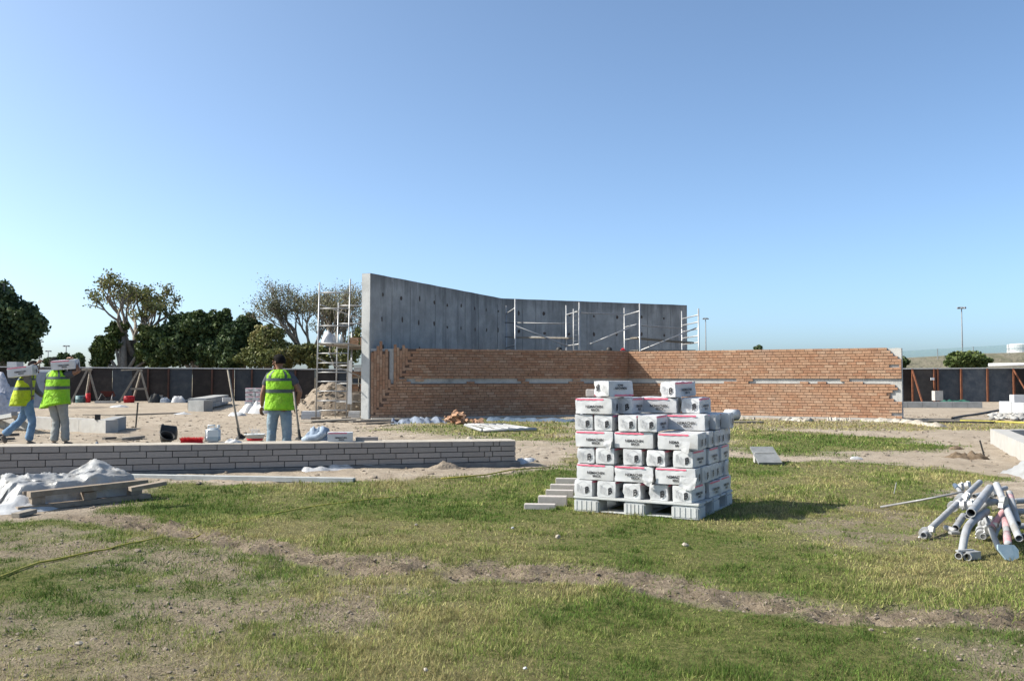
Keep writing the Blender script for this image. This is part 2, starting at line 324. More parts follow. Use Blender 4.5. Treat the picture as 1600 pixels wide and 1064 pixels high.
sparse = np.clip(sparse*(.55+1.5*sstep(.4, .7, fbm(GX*2.5, GY*2.5, 3, 21))), 0, 1)
strip = np.exp(-((GY-29.8)/1.2)**2)*(GX > 7)*0
g = lawn*(1-rut*.97)*(1-sparse*.85)
far = sstep(44, 60, GY)*.6
g = np.clip(np.maximum(g, far*sstep(.45, .6, fbm(GX*.1, GY*.1, 3, 9))), 0, 1)
bare = 1-lawn
nearw = sstep(40, 24, GY)*sstep(30, 18, np.abs(GX))
clod = fbm(GX*5.5, GY*5.5, 3, 31)-.5; lump = fbm(GX*1.1, GY*1.1, 3, 41)-.5
grain = fbm(GX*13, GY*13, 2, 51)-.5
Z = nearw*(lump*.035*lawn+bare*(lump*.07+clod*.05+grain*.022)+rut*(-.03+clod*.13+grain*.085)+sparse*lawn*(grain*.022+clod*.02)+nf*.018*lawn)
sc_x, sc_y = GX, GY
def near0(x, y, r0, r1): return 1-(1-sstep(r0, r1, np.hypot(GX-x, GY-y)))
for (x, y, r) in ((1.5, 9.1, 1.2), (-4.4, 9.6, 1.2)): Z *= near0(x, y, r*.6, r*1.3)*.85+.15
Z -= .0
me = bpy.data.meshes.new('ground'); ny, nx = GX.shape
V = np.stack([GX, GY, Z], -1).reshape(-1, 3); me.vertices.add(len(V)); me.vertices.foreach_set('co', V.ravel().astype(np.float32))
idx = np.arange(nx*ny).reshape(ny, nx); Q = np.stack([idx[:-1, :-1], idx[:-1, 1:], idx[1:, 1:], idx[1:, :-1]], -1).reshape(-1, 4)
me.loops.add(Q.size); me.loops.foreach_set('vertex_index', Q.ravel().astype(np.int32))
me.polygons.add(len(Q)); me.polygons.foreach_set('loop_start', np.arange(0, Q.size, 4, dtype=np.int32)); me.polygons.foreach_set('use_smooth', np.ones(len(Q), bool))
me.update(calc_edges=True)
for nm, a in (('grassy', g), ('dry', dry), ('dirt', np.clip(rut+sparse*.8*lawn, 0, 1))):
    at_ = me.attributes.new(nm, 'FLOAT', 'POINT'); at_.data.foreach_set('value', a.ravel().astype(np.float32))
m, n, p = nodes_mat('lawn and sandy soil'); L = n.links
def A(nm):
    a = n.nodes.new('ShaderNodeAttribute'); a.attribute_name = nm; return a.outputs['Fac']
geo = n.nodes.new('ShaderNodeNewGeometry')
def noise(scale, det=6, rough=.65):
    q = n.nodes.new('ShaderNodeTexNoise'); q.inputs['Scale'].default_value = scale; q.inputs['Detail'].default_value = det; q.inputs['Roughness'].default_value = rough
    L.new(geo.outputs['Position'], q.inputs['Vector']); return q.outputs['Fac']
def ramp(fac, stops):
    r = n.nodes.new('ShaderNodeValToRGB'); e = r.color_ramp.elements
    while len(e) < len(stops): e.new(.5)
    for i, (po, c) in enumerate(stops): e[i].position = po; e[i].color = (*c, 1)
    L.new(fac, r.inputs['Fac']); return r.outputs['Color']
def mix(f, a, b):
    x = n.nodes.new('ShaderNodeMixRGB'); L.new(f, x.inputs[0]); L.new(a, x.inputs[1]); L.new(b, x.inputs[2]); return x.outputs[0]
sandc = ramp(noise(2.2, 9, .72), [(.3, (.265, .217, .162)), (.5, (.365, .305, .237)), (.7, (.44, .38, .305))])
fleck = ramp(noise(55, 4, .8), [(.3, (.45, .43, .4)), (.46, (1, 1, 1)), (.72, (1.15, 1.15, 1.15))])
sandc = mix(ramp(noise(.35, 5), [(.45, (0, 0, 0)), (.7, (.6, .6, .6))]), sandc, ramp(noise(14), [(.35, (.205, .168, .127)), (.7, (.32, .27, .21))]))
dirtc = ramp(noise(6, 8, .75), [(.3, (.125, .098, .07)), (.5, (.225, .18, .132)), (.7, (.345, .28, .205))])
soil = mix(A('dirt'), sandc, dirtc)
fk = n.nodes.new('ShaderNodeMixRGB'); fk.blend_type = 'MULTIPLY'; fk.inputs[0].default_value = .8; L.new(soil, fk.inputs[1]); L.new(fleck, fk.inputs[2]); soil = fk.outputs[0]
gr1 = ramp(noise(16, 7, .75), [(.32, (.05, .062, .019)), (.5, (.115, .124, .04)), (.68, (.205, .19, .08))])
gr2 = ramp(noise(13, 7, .75), [(.3, (.1, .083, .042)), (.5, (.185, .156, .08)), (.7, (.29, .245, .14))])
grass_c = mix(A('dry'), gr1, gr2)
col = mix(A('grassy'), soil, grass_c)
L.new(col, p.inputs['Base Color']); p.inputs['Roughness'].default_value = 1; p.inputs['Specular IOR Level'].default_value = .08
b = n.nodes.new('ShaderNodeBump'); b.inputs['Strength'].default_value = 1; b.inputs['Distance'].default_value = .045
L.new(noise(38, 6, .7), b.inputs['Height']); L.new(b.outputs['Normal'], p.inputs['Normal'])
me.materials.append(m)
tag(link('ground', me), 'sandy building site ground with a worn patchy lawn', None, None, 'structure')
def look(arr, x, y):
    i = np.clip(np.searchsorted(gy, y), 1, ny-1); j = np.clip(np.searchsorted(gx, x), 1, nx-1)
    return arr[i, j]
def gz(x, y):
    i = int(np.clip(np.searchsorted(gy, y), 1, ny-1)); j = int(np.clip(np.searchsorted(gx, x), 1, nx-1))
    return float(Z[i-1:i+1, j-1:j+1].mean())
# blades of grass: one mesh, one triangle each
bl = []
for d0, d1, dens, hh, ww in ((3.2, 5.2, 11500, .024, .0042), (5.2, 7.2, 7500, .025, .0055), (7.2, 9.5, 4600, .026, .0075), (9.5, 13, 2100, .029, .011), (13, 20, 520, .034, .02), (20, 31, 190, .04, .035)):
    xm = .62*d1+1.6; nn = int((d1-d0)*2*xm*dens)
    x = rng.uniform(-xm, xm, nn); y = rng.uniform(d0, d1, nn); k = np.abs(x) < .62*y+1.5; x, y = x[k], y[k]
    gg = look(g, x, y); clump = fbm(x*7, y*7, 2, 61)
    k = rng.random(len(x)) < np.clip(gg*1.05+.03*(look(lawn, x, y) > .3), 0, 1)*(.45+1.1*sstep(.35, .65, clump)); x, y, gg = x[k], y[k], gg[k]
    bl.append((x, y, np.full(len(x), hh), np.full(len(x), ww)))
x, y, hh, ww = (np.concatenate(q) for q in zip(*bl)); nb = len(x)
inbox = (sdf_poly(x, y, [(.62, 9.13), (1.78, 8.51), (2.37, 9.62), (1.2, 10.2)]) > .03)
x, y, hh, ww = x[~inbox], y[~inbox], hh[~inbox], ww[~inbox]; nb = len(x)
z = look(Z, x, y)-.004
big = fbm(x*1.3, y*1.3, 3, 71)
tuft = sstep(.5, .75, fbm(x*9, y*9, 2, 91))
hh = hh*rng.uniform(.45, 1.45, nb)*(.55+.8*sstep(.35, .7, big)+.9*tuft)
az = rng.uniform(0, 2*PI, nb); le = rng.uniform(.15, 1.15, nb); pa = rng.uniform(0, 2*PI, nb)
tx, ty, tz = x+np.cos(az)*hh*np.sin(le), y+np.sin(az)*hh*np.sin(le), z+hh*np.cos(le)
wx, wy = np.cos(pa)*ww*.5, np.sin(pa)*ww*.5
V = np.stack([np.stack([x-wx, y-wy, z], -1), np.stack([x+wx, y+wy, z], -1), np.stack([tx, ty, tz], -1)], 1).reshape(-1, 3)
pal = np.array([(.06, .105, .02), (.1, .15, .03), (.15, .185, .045), (.25, .245, .085), (.38, .325, .16), (.25, .19, .09)])
dd = np.clip(look(dry, x, y)*.7+.35*sstep(.42, .66, fbm(x*2.2, y*2.2, 3, 81))+rng.normal(0, .2, nb)+.03, 0, .999)
ci = np.clip(dd*(len(pal)-1), 0, len(pal)-1.001); c0 = ci.astype(int); fr = (ci-c0)[:, None]
c = pal[c0]*(1-fr)+pal[c0+1]*fr; c = c*np.array([1.12, 1.18, 1.1])*rng.uniform(.68, 1.36, (nb, 1))*(1.08-.3*tuft[:, None])
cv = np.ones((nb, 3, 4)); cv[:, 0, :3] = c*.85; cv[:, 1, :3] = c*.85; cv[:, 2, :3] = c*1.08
me = bpy.data.meshes.new('grass'); me.vertices.add(nb*3); me.vertices.foreach_set('co', V.ravel().astype(np.float32))
me.loops.add(nb*3); me.loops.foreach_set('vertex_index', np.arange(nb*3, dtype=np.int32)); me.polygons.add(nb); me.polygons.foreach_set('loop_start', np.arange(0, nb*3, 3, dtype=np.int32)); me.update(calc_edges=True)
a = me.attributes.new('tint', 'FLOAT_COLOR', 'POINT'); a.data.foreach_set('color', cv.ravel().astype(np.float32))
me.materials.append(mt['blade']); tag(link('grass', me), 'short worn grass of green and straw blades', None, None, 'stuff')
print('blades', nb)
n0 = 190000; y = 3.3+rng.random(n0)**1.5*11; x = (rng.random(n0)*2-1)*(.62*y+1.5); gg = look(g, x, y); ll = look(lawn, x, y)
k = (rng.random(n0) < (1-gg)*.85*sstep(.12, .5, ll)*sstep(.3, .55, fbm(x*4, y*4, 3, 95))); x, y = x[k], y[k]; nb = len(x); z = look(Z, x, y)+.002
ln = rng.uniform(.012, .045, nb); az = rng.uniform(0, 2*PI, nb); ww = .0016+.0006*y*rng.uniform(.5, 1.2, nb); le = rng.uniform(0, .45, nb); dx, dy = np.cos(az)*ln*np.cos(le), np.sin(az)*ln*np.cos(le)
wx, wy = -np.sin(az)*ww*.6, np.cos(az)*ww*.6
V = np.stack([np.stack([x-wx, y-wy, z], -1), np.stack([x+wx, y+wy, z], -1), np.stack([x+dx, y+dy, z+ln*np.sin(le)], -1)], 1).reshape(-1, 3)
pal2 = np.array([(.34, .28, .17), (.26, .21, .125), (.15, .118, .075), (.09, .072, .048), (.15, .16, .06), (.42, .36, .24)]); c = pal2[rng.integers(0, 6, nb)]*rng.uniform(.7, 1.2, (nb, 1)); cv = np.ones((nb, 3, 4)); cv[:, :, :3] = c[:, None, :]
me = bpy.data.meshes.new('dead_grass'); me.vertices.add(nb*3); me.vertices.foreach_set('co', V.ravel().astype(np.float32))
me.loops.add(nb*3); me.loops.foreach_set('vertex_index', np.arange(nb*3, dtype=np.int32)); me.polygons.add(nb); me.polygons.foreach_set('loop_start', np.arange(0, nb*3, 3, dtype=np.int32)); me.update(calc_edges=True)
a = me.attributes.new('tint', 'FLOAT_COLOR', 'POINT'); a.data.foreach_set('color', cv.ravel().astype(np.float32))
me.materials.append(mt['blade']); tag(link('dead_grass', me), 'dead straw lying on the bare patches of the lawn', None, None, 'stuff'); print('straw', nb)
# pebbles, clods and chips lying in the sand and in the ruts
mb = MB(); cnt = 0
for k in range(9000):
    y = random.uniform(4, 33); x = random.uniform(-.62*y-1, .62*y+1)
    if y < 11 and random.random() < .25: pass
    b_ = float(look(bare, np.array([x]), np.array([y]))[0]); r_ = float(look(rut, np.array([x]), np.array([y]))[0]); s_ = float(look(sparse, np.array([x]), np.array([y]))[0])
    if random.random() > max(b_*.62, r_*.5, s_*.06): continue
    r = min(.012+random.expovariate(1/.011), .06)*(1 if y > 9 else .5)
    mb.rock((x, y, gz(x, y)+r*.15), r, .6); cnt += 1
for k in range(7000):
    y = 3.6+random.random()**1.4*6.5; x = random.uniform(-.62*y-.6, .62*y+.6)
    r_ = float(look(rut, np.array([x]), np.array([y]))[0]); s_ = float(look(sparse*lawn, np.array([x]), np.array([y]))[0])
    if random.random() > max(r_*.9, s_*.7): continue
    r = random.uniform(.004, .016); mb.rock((x, y, gz(x, y)+r*.2), r, .7)
tag(mb.build('rubble', M('earth clods', (.24, .2, .155), (.15, .122, .092), 3, .95, .4, 60)), 'small stones and clods scattered over bare sand', None, None, 'stuff')
# hill far right, beyond the fence
HX = np.linspace(20, 260, 90); HYs = np.linspace(112, 150, 14); mb = MB(); vs = []
for j, yy in enumerate(HYs):
    for i, xx in enumerate(HX):
        t = sstep(112, 124, yy)*(1-.15*sstep(134, 150, yy)); base = 4.1+1.35*(xx-52)/18*.78
        vs.append((xx, yy, -.3+t*(min(max(base, .6), 11)*sstep(20, 50, xx)+.5*(float(vn(xx*.3, yy*.3, 4))-.5))))
fs = [(j*90+i, j*90+i+1, (j+1)*90+i+1, (j+1)*90+i) for j in range(13) for i in range(89)]
mb.add(vs, fs); hm = M('dry scrub on a bank', (.17, .15, .11), (.12, .115, .08), .6, 1, .5, 2, stain=(.08, .085, .04), stain_scale=.35, bdist=.5)
h = mb.build('hill', hm, None, True); tag(h, 'low scrubby bank rising beyond the site fence', None, None, 'structure')
def hillz(x): return -.3+min(max(4.1+1.35*(x-52)/18*.78, .6), 11)*float(sstep(20, 50, x))

# ------------------------------------------------------------------ tall concrete wall
T0, T1, T2 = Vector((-4.6, 29.0, 0)), Vector((-.42, 38.3, 0)), Vector((8.2, 41.9, 0)); TH = 4.74
def wall_mat():
    m, n, p = nodes_mat('board marked concrete'); L = n.links
    g_ = n.nodes.new('ShaderNodeNewGeometry'); mp = n.nodes.new('ShaderNodeMapping'); mp.inputs['Scale'].default_value = (1.6, 1.6, .16)
    L.new(g_.outputs['Position'], mp.inputs['Vector'])
    def nz_(s, vec, det=7): q = n.nodes.new('ShaderNodeTexNoise'); q.inputs['Scale'].default_value = s; q.inputs['Detail'].default_value = det; q.inputs['Roughness'].default_value = .68; L.new(vec, q.inputs['Vector']); return q.outputs['Fac']
    def rp(f, st):
        r = n.nodes.new('ShaderNodeValToRGB'); e = r.color_ramp.elements
        while len(e) < len(st): e.new(.5)
        for i, (po, c) in enumerate(st): e[i].position = po; e[i].color = (*c, 1)
        L.new(f, r.inputs['Fac']); return r.outputs['Color']
    def mx(f, a, b_):
        x = n.nodes.new('ShaderNodeMixRGB'); L.new(f, x.inputs[0]); L.new(a, x.inputs[1]); L.new(b_, x.inputs[2]); return x.outputs[0]
    base = rp(nz_(1.3, g_.outputs['Position']), [(.3, (.21, .215, .21)), (.5, (.285, .29, .283)), (.7, (.37, .374, .362))])
    streak = rp(nz_(1.1, mp.outputs[0]), [(.5, (0, 0, 0)), (.64, (.85, .85, .85))])
    dk = rp(nz_(5, g_.outputs['Position']), [(.3, (.14, .145, .145)), (.7, (.21, .215, .213))])
    c = mx(streak, base, dk)
    c = mx(rp(nz_(.5, g_.outputs['Position'], 9), [(.58, (0, 0, 0)), (.7, (.5, .5, .5))]), c, rp(nz_(9, g_.outputs['Position']), [(.3, (.28, .275, .26)), (.7, (.34, .335, .32))]))
    sp = n.nodes.new('ShaderNodeSeparateXYZ'); L.new(g_.outputs['Position'], sp.inputs[0]); m2 = n.nodes.new('ShaderNodeMapping'); m2.inputs['Scale'].default_value = (2.6, 2.6, .1); L.new(g_.outputs['Position'], m2.inputs['Vector'])
    mr = n.nodes.new('ShaderNodeMapRange'); mr.inputs['From Min'].default_value = 3.5; mr.inputs['From Max'].default_value = 4.75; mr.inputs['To Min'].default_value = -.28; mr.inputs['To Max'].default_value = .26; L.new(sp.outputs['Z'], mr.inputs['Value'])
    ad = n.nodes.new('ShaderNodeMath'); L.new(nz_(1.4, m2.outputs[0]), ad.inputs[0]); L.new(mr.outputs[0], ad.inputs[1])
    c = mx(rp(ad.outputs[0], [(.54, (0, 0, 0)), (.8, (.6, .6, .6))]), c, rp(nz_(7, g_.outputs['Position']), [(.3, (.07, .072, .07)), (.7, (.12, .12, .115))]))
    L.new(c, p.inputs['Base Color']); p.inputs['Roughness'].default_value = .92; p.inputs['Specular IOR Level'].default_value = .2
    b = n.nodes.new('ShaderNodeBump'); b.inputs['Strength'].default_value = .35; b.inputs['Distance'].default_value = .03; L.new(nz_(6, g_.outputs['Position']), b.inputs['Height']); L.new(b.outputs['Normal'], p.inputs['Normal'])
    return m
mt['wall'] = wall_mat()
tw = empty('concrete_wall', T0, 'tall bare grey concrete wall, folded, with tie holes, behind the brick wall', 'wall')
def perp(a, b): d = (b-a).normalized(); return d, Vector((-d.y, d.x, 0))
dA, nA = perp(T0, T1); dB, nB = perp(T1, T2)
wth = .32
lenA, lenB = (T1-T0).length, (T2-T1).length
mit = T1+(nA+nB).normalized()*wth/max(.3, (nA+nB).normalized().dot(nA))
def wall_leaf(a, b, bb, ab, name, ztop=lambda t: TH):
    mb = MB(); N = 24; vs = []
    for i in range(N+1):
        t = i/N; f_ = a.lerp(b, t); k = ab.lerp(bb, t); z1 = ztop(t)
        vs += [(f_.x, f_.y, -.3), (f_.x, f_.y, z1), (k.x, k.y, z1), (k.x, k.y, -.3)]
    fs = []
    for i in range(N):
        for j in range(4): fs.append((i*4+j, (i+1)*4+j, (i+1)*4+(j+1) % 4, i*4+(j+1) % 4))
    fs += [(0, 1, 2, 3), (N*4+3, N*4+2, N*4+1, N*4)]
    mb.add(vs, fs); return mb.build(name, mt['wall'], tw)
random.seed(3)
def rag(t): return TH+.003*math.sin(t*37)+.002*math.sin(t*91)
wall_leaf(T0, T1, mit, T0+nA*wth, 'wall_panel', rag); wall_leaf(T1, T2, T2+nB*wth, mit, 'wall_panel', rag)
qe = T0-dA*.012; MB().prism([((qe).x, (qe).y), ((T0-dA*.002).x, (T0-dA*.002).y), ((T0-dA*.002+nA*wth).x, (T0-dA*.002+nA*wth).y), ((qe+nA*wth).x, (qe+nA*wth).y)], -.05, TH-.01).build('end_face', mt['sunlit_wall_end'], tw)
# formwork joints: thin proud fins and dark grooves; dark patches set on the face mark the tie holes
mb = MB(); mh = MB()
for (o, d, nn_, ln, first, step) in ((T0, dA, nA, lenA, 1.32, 1.2), (T1, dB, nB, lenB, .95, 1.25)):
    s = first
    while s < ln-.1:
        q = o+d*s-nn_*.004; mb.beam((q.x, q.y, .1), (q.x, q.y, TH-.03-random.random()*.5), .01, .012, up=(d.x, d.y, 0)); s += step*random.choice((.5, 1, 1, 1.5))
    s = .75
    while s < ln-.2:
        for zz in (1.2, 2.33, 3.3, 4.12):
            jx = random.uniform(-.06, .06); q = o+d*(s+jx)-nn_*.003; zc = zz+random.uniform(-.05, .05)
            hw, hh_ = random.uniform(.05, .085), random.uniform(.06, .12)
            pts = []
            for k in range(7):
                a_ = 2*PI*k/7; rr = random.uniform(.75, 1.15); pts.append((q+d*hw*rr*math.cos(a_)+Vector((0, 0, hh_*rr*math.sin(a_)+zc))))
            ins = [p_*.45+(q+Vector((0, 0, zc)))*.55+nn_*.0-nn_*.012 for p_ in pts]
            k0 = pts; mh.add(list(k0)+[q_ for q_ in ins], [(i, (i+1) % 7, 7+(i+1) % 7, 7+i) for i in range(7)]+[tuple(range(7, 14))])
        s += random.choice((1.02, 1.12, 1.2)) if o is T0 else 1.22
gd = M('dark form joint', (.1, .105, .106), (.2, .205, .205), 3, .9, .2, 20)
o = mb.build('form_joints', gd, tw); o['kind'] = 'stuff'
o = mh.build('tie_holes', M('dark tie pocket', (.06, .05, .045), (.11, .085, .07), 8, .95, .4, 40), tw); o['kind'] = 'stuff'

# ------------------------------------------------------------------ curved brick wall
CP = [(-4.56, 28.98), (-2.76, 29.5), (-1.2, 30.35), (.44, 31.0), (2.2, 31.42), (3.35, 31.75), (4.28, 32.95), (6.36, 31.8), (8.7, 30.52), (10.5, 29.5), (12.36, 28.45)]
seg = [Vector((*p_, 0)) for p_ in CP]; cum = [0]
for a_, b_ in zip(seg, seg[1:]): cum.append(cum[-1]+(b_-a_).length)
LT = cum[-1]; S_APEX = cum[6]
def along(s):
    s = min(max(s, 0), LT-1e-6); i = max(j for j in range(len(seg)-1) if cum[j] <= s)
    d = (seg[i+1]-seg[i]).normalized(); return seg[i]+d*(s-cum[i]), d
bw = empty('brick_wall', seg[6], 'long terracotta brick wall bent inward, half laid with an open grey band', 'wall')
# concrete core and its footing
def strip_wall(off0, off1, z0, z1, s0=0.0, s1=None):
    mb = MB(); ss = sorted(set([s0, s1 or LT]+[c for c in cum if s0 < c < (s1 or LT)])); vs = []
    for s in ss:
        p_, d = along(s)
        if s in cum[1:-1]:
            _, d0 = along(s-.01); _, d1 = along(s+.01); d = (d0+d1).normalized(); k = 1/max(.4, d.dot(d0))
        else: k = 1
        nn_ = Vector((-d.y, d.x, 0))*k
        a_, b_ = p_+nn_*off0, p_+nn_*off1
        vs += [(a_.x, a_.y, z0), (a_.x, a_.y, z1), (b_.x, b_.y, z1), (b_.x, b_.y, z0)]
    N = len(ss)-1; fs = [(i*4+j, (i+1)*4+j, (i+1)*4+(j+1) % 4, i*4+(j+1) % 4) for i in range(N) for j in range(4)]+[(0, 1, 2, 3), (N*4+3, N*4+2, N*4+1, N*4)]
    mb.add(vs, fs); return mb
BH = 2.31; RP = .0925; BL = .285; BD = .055
strip_wall(.062, .36, -.2, BH-.02).build('core', M('pale grey render', (.44, .435, .41), (.35, .35, .335), 2.5, .95, .4, 30, stain=(.2, .205, .2), stain_scale=1.1, coord='Object'), bw)
strip_wall(-.28, .45, -.2, .05).build('footing', mt['kerb'], bw)
def spx(s):                    # along-wall metres -> position used by the laying plan, in the photograph's columns
    p_, d = along(s); return 800+F*p_.x/p_.y
def laid(px, zc, k):
    """is a brick laid here?"""
    if 12 <= k <= 13:          # the open band
        if px < 640 or 1155 < px < 1171 or (1313 < px < 1331): return True
        if k == 12 and (727 < px < 748 or 1130 < px < 1158 or (1250 < px < 1294 and not 1268 < px < 1274) or 1331 < px < 1352): return True
        if 812 < px < 826 or 890 < px < 907: return True
        if 652 < px < 658: return True
        return False
    if px > 1383 and zc > BH-(px-1376)*.0125 - .0: 
        if zc > 1.93: return False
    for (a_, b_, z0, z1) in ((1392, 1400, 1.68, 1.86), (1392, 1401, 1.30, 1.40), (1386, 1396, .72, .86), (1391, 1401, .3, .45), (1396, 1404, .18, .28)):
        if a_ < px < b_ and z0 < zc < z1: return False
    if px > 1398 and .55 < zc < 1.12: return False
    return True
bm_unit = MB().box((0, 0, 0), (1, 1, 1)).mesh('brick', mt['brick'])
bricks = []
random.seed(11)
SL = .33   # left of the mitre the bricks stand upright
for k in range(25):
    zc = .05+RP*(k+.5)*.978
    for (sa, sb, o0) in ((0, cum[5], 0), (cum[5], cum[6], .1), (cum[6], LT, .05)):
        s = sa-((o0+k*.105+(.03 if k % 3 == 1 else 0)) % BL)
        while s < sb-.01:
            a_, b_ = max(s, sa), min(s+BL, sb)
            px = spx((a_+b_)/2); upright = (zc < 1.2 and px < 580+(zc/1.2)*34) or (zc >= 1.2 and px < 622+(zc-1.2)*24)
            if b_-a_ > .03 and not upright and laid(px, zc, k): e_ = .02 if sb < LT and b_ == sb else 0; bricks.append(((a_+b_+e_)/2, zc, b_-a_-.012+e_, RP*.978-.016, random.uniform(-.002, .004)))
            s += BL
# the upright bricks at the left end (mitred corner of the frame)
s = .0
while s < 1.65:
    px = spx(s+.045)
    top = 2.28+random.choice((0, .0, .09, .12, .02, -.1)) if px < 640 else 2.3+random.choice((-.3, -.1, 0))
    if 594 < px < 599 or 643 < px < 648: top += .14
    z = .06+random.uniform(0, .12)
    if px > 580: z = max(z, (px-580)/34*1.2) if px < 614 else 1.2+(px-622)/24*1
    while z < top-.1:
        ok = not (608.5 < px < 615.5 and z > 1.15)
        if ok: bricks.append((s+.045, z+BL/2, .083, BL-.011, random.uniform(-.002, .004)))
        z += BL
    s += .0925
def bplace(b_):
    s, zc, l, h_, dp = b_; p_, d = along(s); nn_ = Vector((-d.y, d.x, 0)); c = p_+nn_*(BD/2+dp); return Vector((c.x, c.y, zc)), math.atan2(d.y, d.x), (l, BD, h_)
bricks.sort(key=lambda b_: -(b_[2]*b_[3])*(1 if b_[0] > S_APEX else .35)*(1-.02*abs(LT-b_[0])))
nP = 290
for b_ in bricks[:nP]:
    c, a_, sz = bplace(b_); link('brick', bm_unit, bw, c-bw.location, (0, 0, a_), sz)
mb = MB()
for b_ in bricks[nP:]:
    c, a_, sz = bplace(b_); mb.box(c, sz, a_)
o = mb.build('brickwork', mt['brick'], bw); o['kind'] = 'stuff'
print('bricks', len(bricks))
# mortar between the bricks: a skin set back from their faces, split round the open band
mm = M('brown mortar', (.13, .085, .062), (.1, .066, .05), 8, .95, .3, 50)
strip_wall(.018, .06, .05, 1.155, .02, LT-.35).build('mortar_bed', mm, bw)
strip_wall(.018, .06, 1.345, BH-.02, .86, LT-.75).build('mortar_bed', mm, bw); strip_wall(.018, .06, 1.16, BH-.1, .02, .6).build('mortar_bed', mm, bw)
# loose bricks and mortar crumbs along the top edge
mb = MB()
for k in range(110):
    s = random.uniform(1.6, LT-.1); p_, d = along(s); nn_ = Vector((-d.y, d.x, 0)); q = p_+nn_*random.uniform(.03, .3); r = random.uniform(.012, .035)
    mb.rock((q.x, q.y, BH-.02+r*.3), r, .7)
o = mb.build('mortar_crumbs', mt['cream_mortar'], bw); o['kind'] = 'stuff'
# ragged white spill of mortar on the ground below the sunny wing
def patch(path, w, h_, name, mat, label, cat, seed=0, n=60, kind=None, z0=0.0, group=None):
    P_ = [Vector(p_) for p_ in path]; vs = []; M_ = 7
    for i in range(n+1):
        t = i/n*(len(P_)-1); j = min(int(t), len(P_)-2); p_ = P_[j].lerp(P_[j+1], t-j); d = (P_[j+1]-P_[j]); d.z = 0; d.normalize(); nn_ = Vector((-d.y, d.x, 0))
        for q in range(M_):
            u = q/(M_-1)*2-1; ww_ = w*(.55+.9*float(vn(i*.35, 3, seed)))*(1 if 0 < i < n else .05)
            hz = h_*(1-u*u)*(.25+1.5*float(vn(i*.45, q*.6, seed+2))) if 0 < i < n else 0
            x_, y_ = p_.x+nn_.x*u*ww_, p_.y+nn_.y*u*ww_
            vs.append((x_, y_, z0+hz-.012*(abs(u) > .99)+gz(x_, y_)*(z0 == 0)))
    fs = [(i*M_+q, i*M_+q+1, (i+1)*M_+q+1, (i+1)*M_+q) for i in range(n) for q in range(M_-1)]
    mb = MB(); mb.add(vs, [f_[::-1] for f_ in fs]); o = mb.build(name, mat, None, True); return tag(o, label, cat, group, kind)
for i_, (pp_, w_, n_) in enumerate((([at(1128, 654), at(1180, 655)], .16, 'near the carton stack'), ([at(1222, 656), at(1268, 658)], .22, 'in the middle of the sunny wing'), ([at(1292, 657.5), at(1330, 658)], .12, 'right of the middle'), ([at(1345, 658), at(1412, 660), at(1470, 667)], .2, 'trailing past the wall end'))):
    patch(pp_, w_, .08, 'mortar_spill', M('dirty mortar', (.42, .39, .34), (.3, .27, .22), 5, .95, .8, 25, stain=(.2, .17, .13), stain_scale=2, bdist=.03), 'pale mortar spill at the sunny brick wall foot, '+n_, 'mortar spill', 5+i_, 50)
for k in range(3): pass
# ------------------------------------------------------------------ low garden wall in front
LW0, LW1 = Vector((-8.6, 11.5, 0)), Vector((.06, 13.86, 0)); dW = (LW1-LW0).normalized(); nW = Vector((-dW.y, dW.x, 0)); LWL = (LW1-LW0).length
lw = empty('garden_wall', LW1, 'low wall of long grey beige bricks in four courses, building tools on its top', 'wall')
def lwz(s):      # bottom and top of the brickwork at s
    t = s/LWL; return .056+.012*t, .447-.068*t
def ltop(px, py):
    z = .40; 
    for _ in range(4):
        q = at(px, py, z); s = (q-LW0).dot(dW); z = lwz(min(max(s, 0), LWL))[1]
    return at(px, py, z)
pm_ = MB().box((0, 0, 0), (1, 1, 1)).mesh('brick', mt['paver'])
GB = .338; random.seed(5)
sx = lambda px: 0
def s_of_px(px):   # where the sight line of a column meets the wall line (for the joint pattern only)
    d = ray(px, 690); t = (LW0.x*dW.y-LW0.y*dW.x)/(d.x*dW.y-d.y*dW.x); return (Vector((d.x*t, d.y*t, 0))-LW0).dot(dW)
for row in range(4):
    first = s_of_px((6.3, 17.3, 28, 38.8)[row]); joints = []
    s = first
    while s > .0: s -= GB
    while s < LWL-.02:
        joints.append(s); s += GB
    ends = [LWL-(.26, .235, .37, .235)[row], LWL-((.36, .4, .0, .0)[row] or 9)]
    joints = sorted([j for j in joints if 0 < j < min(ends[0]-.12, ends[1]-.12 if ends[1] > 5 else 99)]+[0, LWL]+[e_ for e_ in ends if e_ > 5])
    for a_, b_ in zip(joints, joints[1:]):
        c = (a_+b_)/2; z0, z1 = lwz(c); h_ = (z1-z0)/4; zc = z1-h_*(row+.5)
        q = LW0+dW*c+nW*(.05+random.uniform(-.003, .003))
        link('brick', pm_, lw, Vector((q.x, q.y, zc+random.uniform(-.0015, .0015)))-lw.location, (0, 0, math.atan2(dW.y, dW.x)+random.uniform(-.004, .004)), (b_-a_-.011, .1, h_-.011))
def lprism(o0, o1, zb, zt, s0=0, s1=None):
    s1 = s1 or LWL; mb = MB(); vs = []
    for s in (s0, s1):
        a_, b_ = LW0+dW*s+nW*o0, LW0+dW*s+nW*o1
        vs += [(a_.x, a_.y, zb(s)), (a_.x, a_.y, zt(s)), (b_.x, b_.y, zt(s)), (b_.x, b_.y, zb(s))]
    return mb.add(vs, [(0, 4, 5, 1), (1, 5, 6, 2), (2, 6, 7, 3), (3, 7, 4, 0), (0, 1, 2, 3), (7, 6, 5, 4)])
lprism(.035, .098, lambda s: lwz(s)[0], lambda s: lwz(s)[1]-.012, 0, LWL-.012).build('mortar_bed', mt['dark_mortar'], lw)
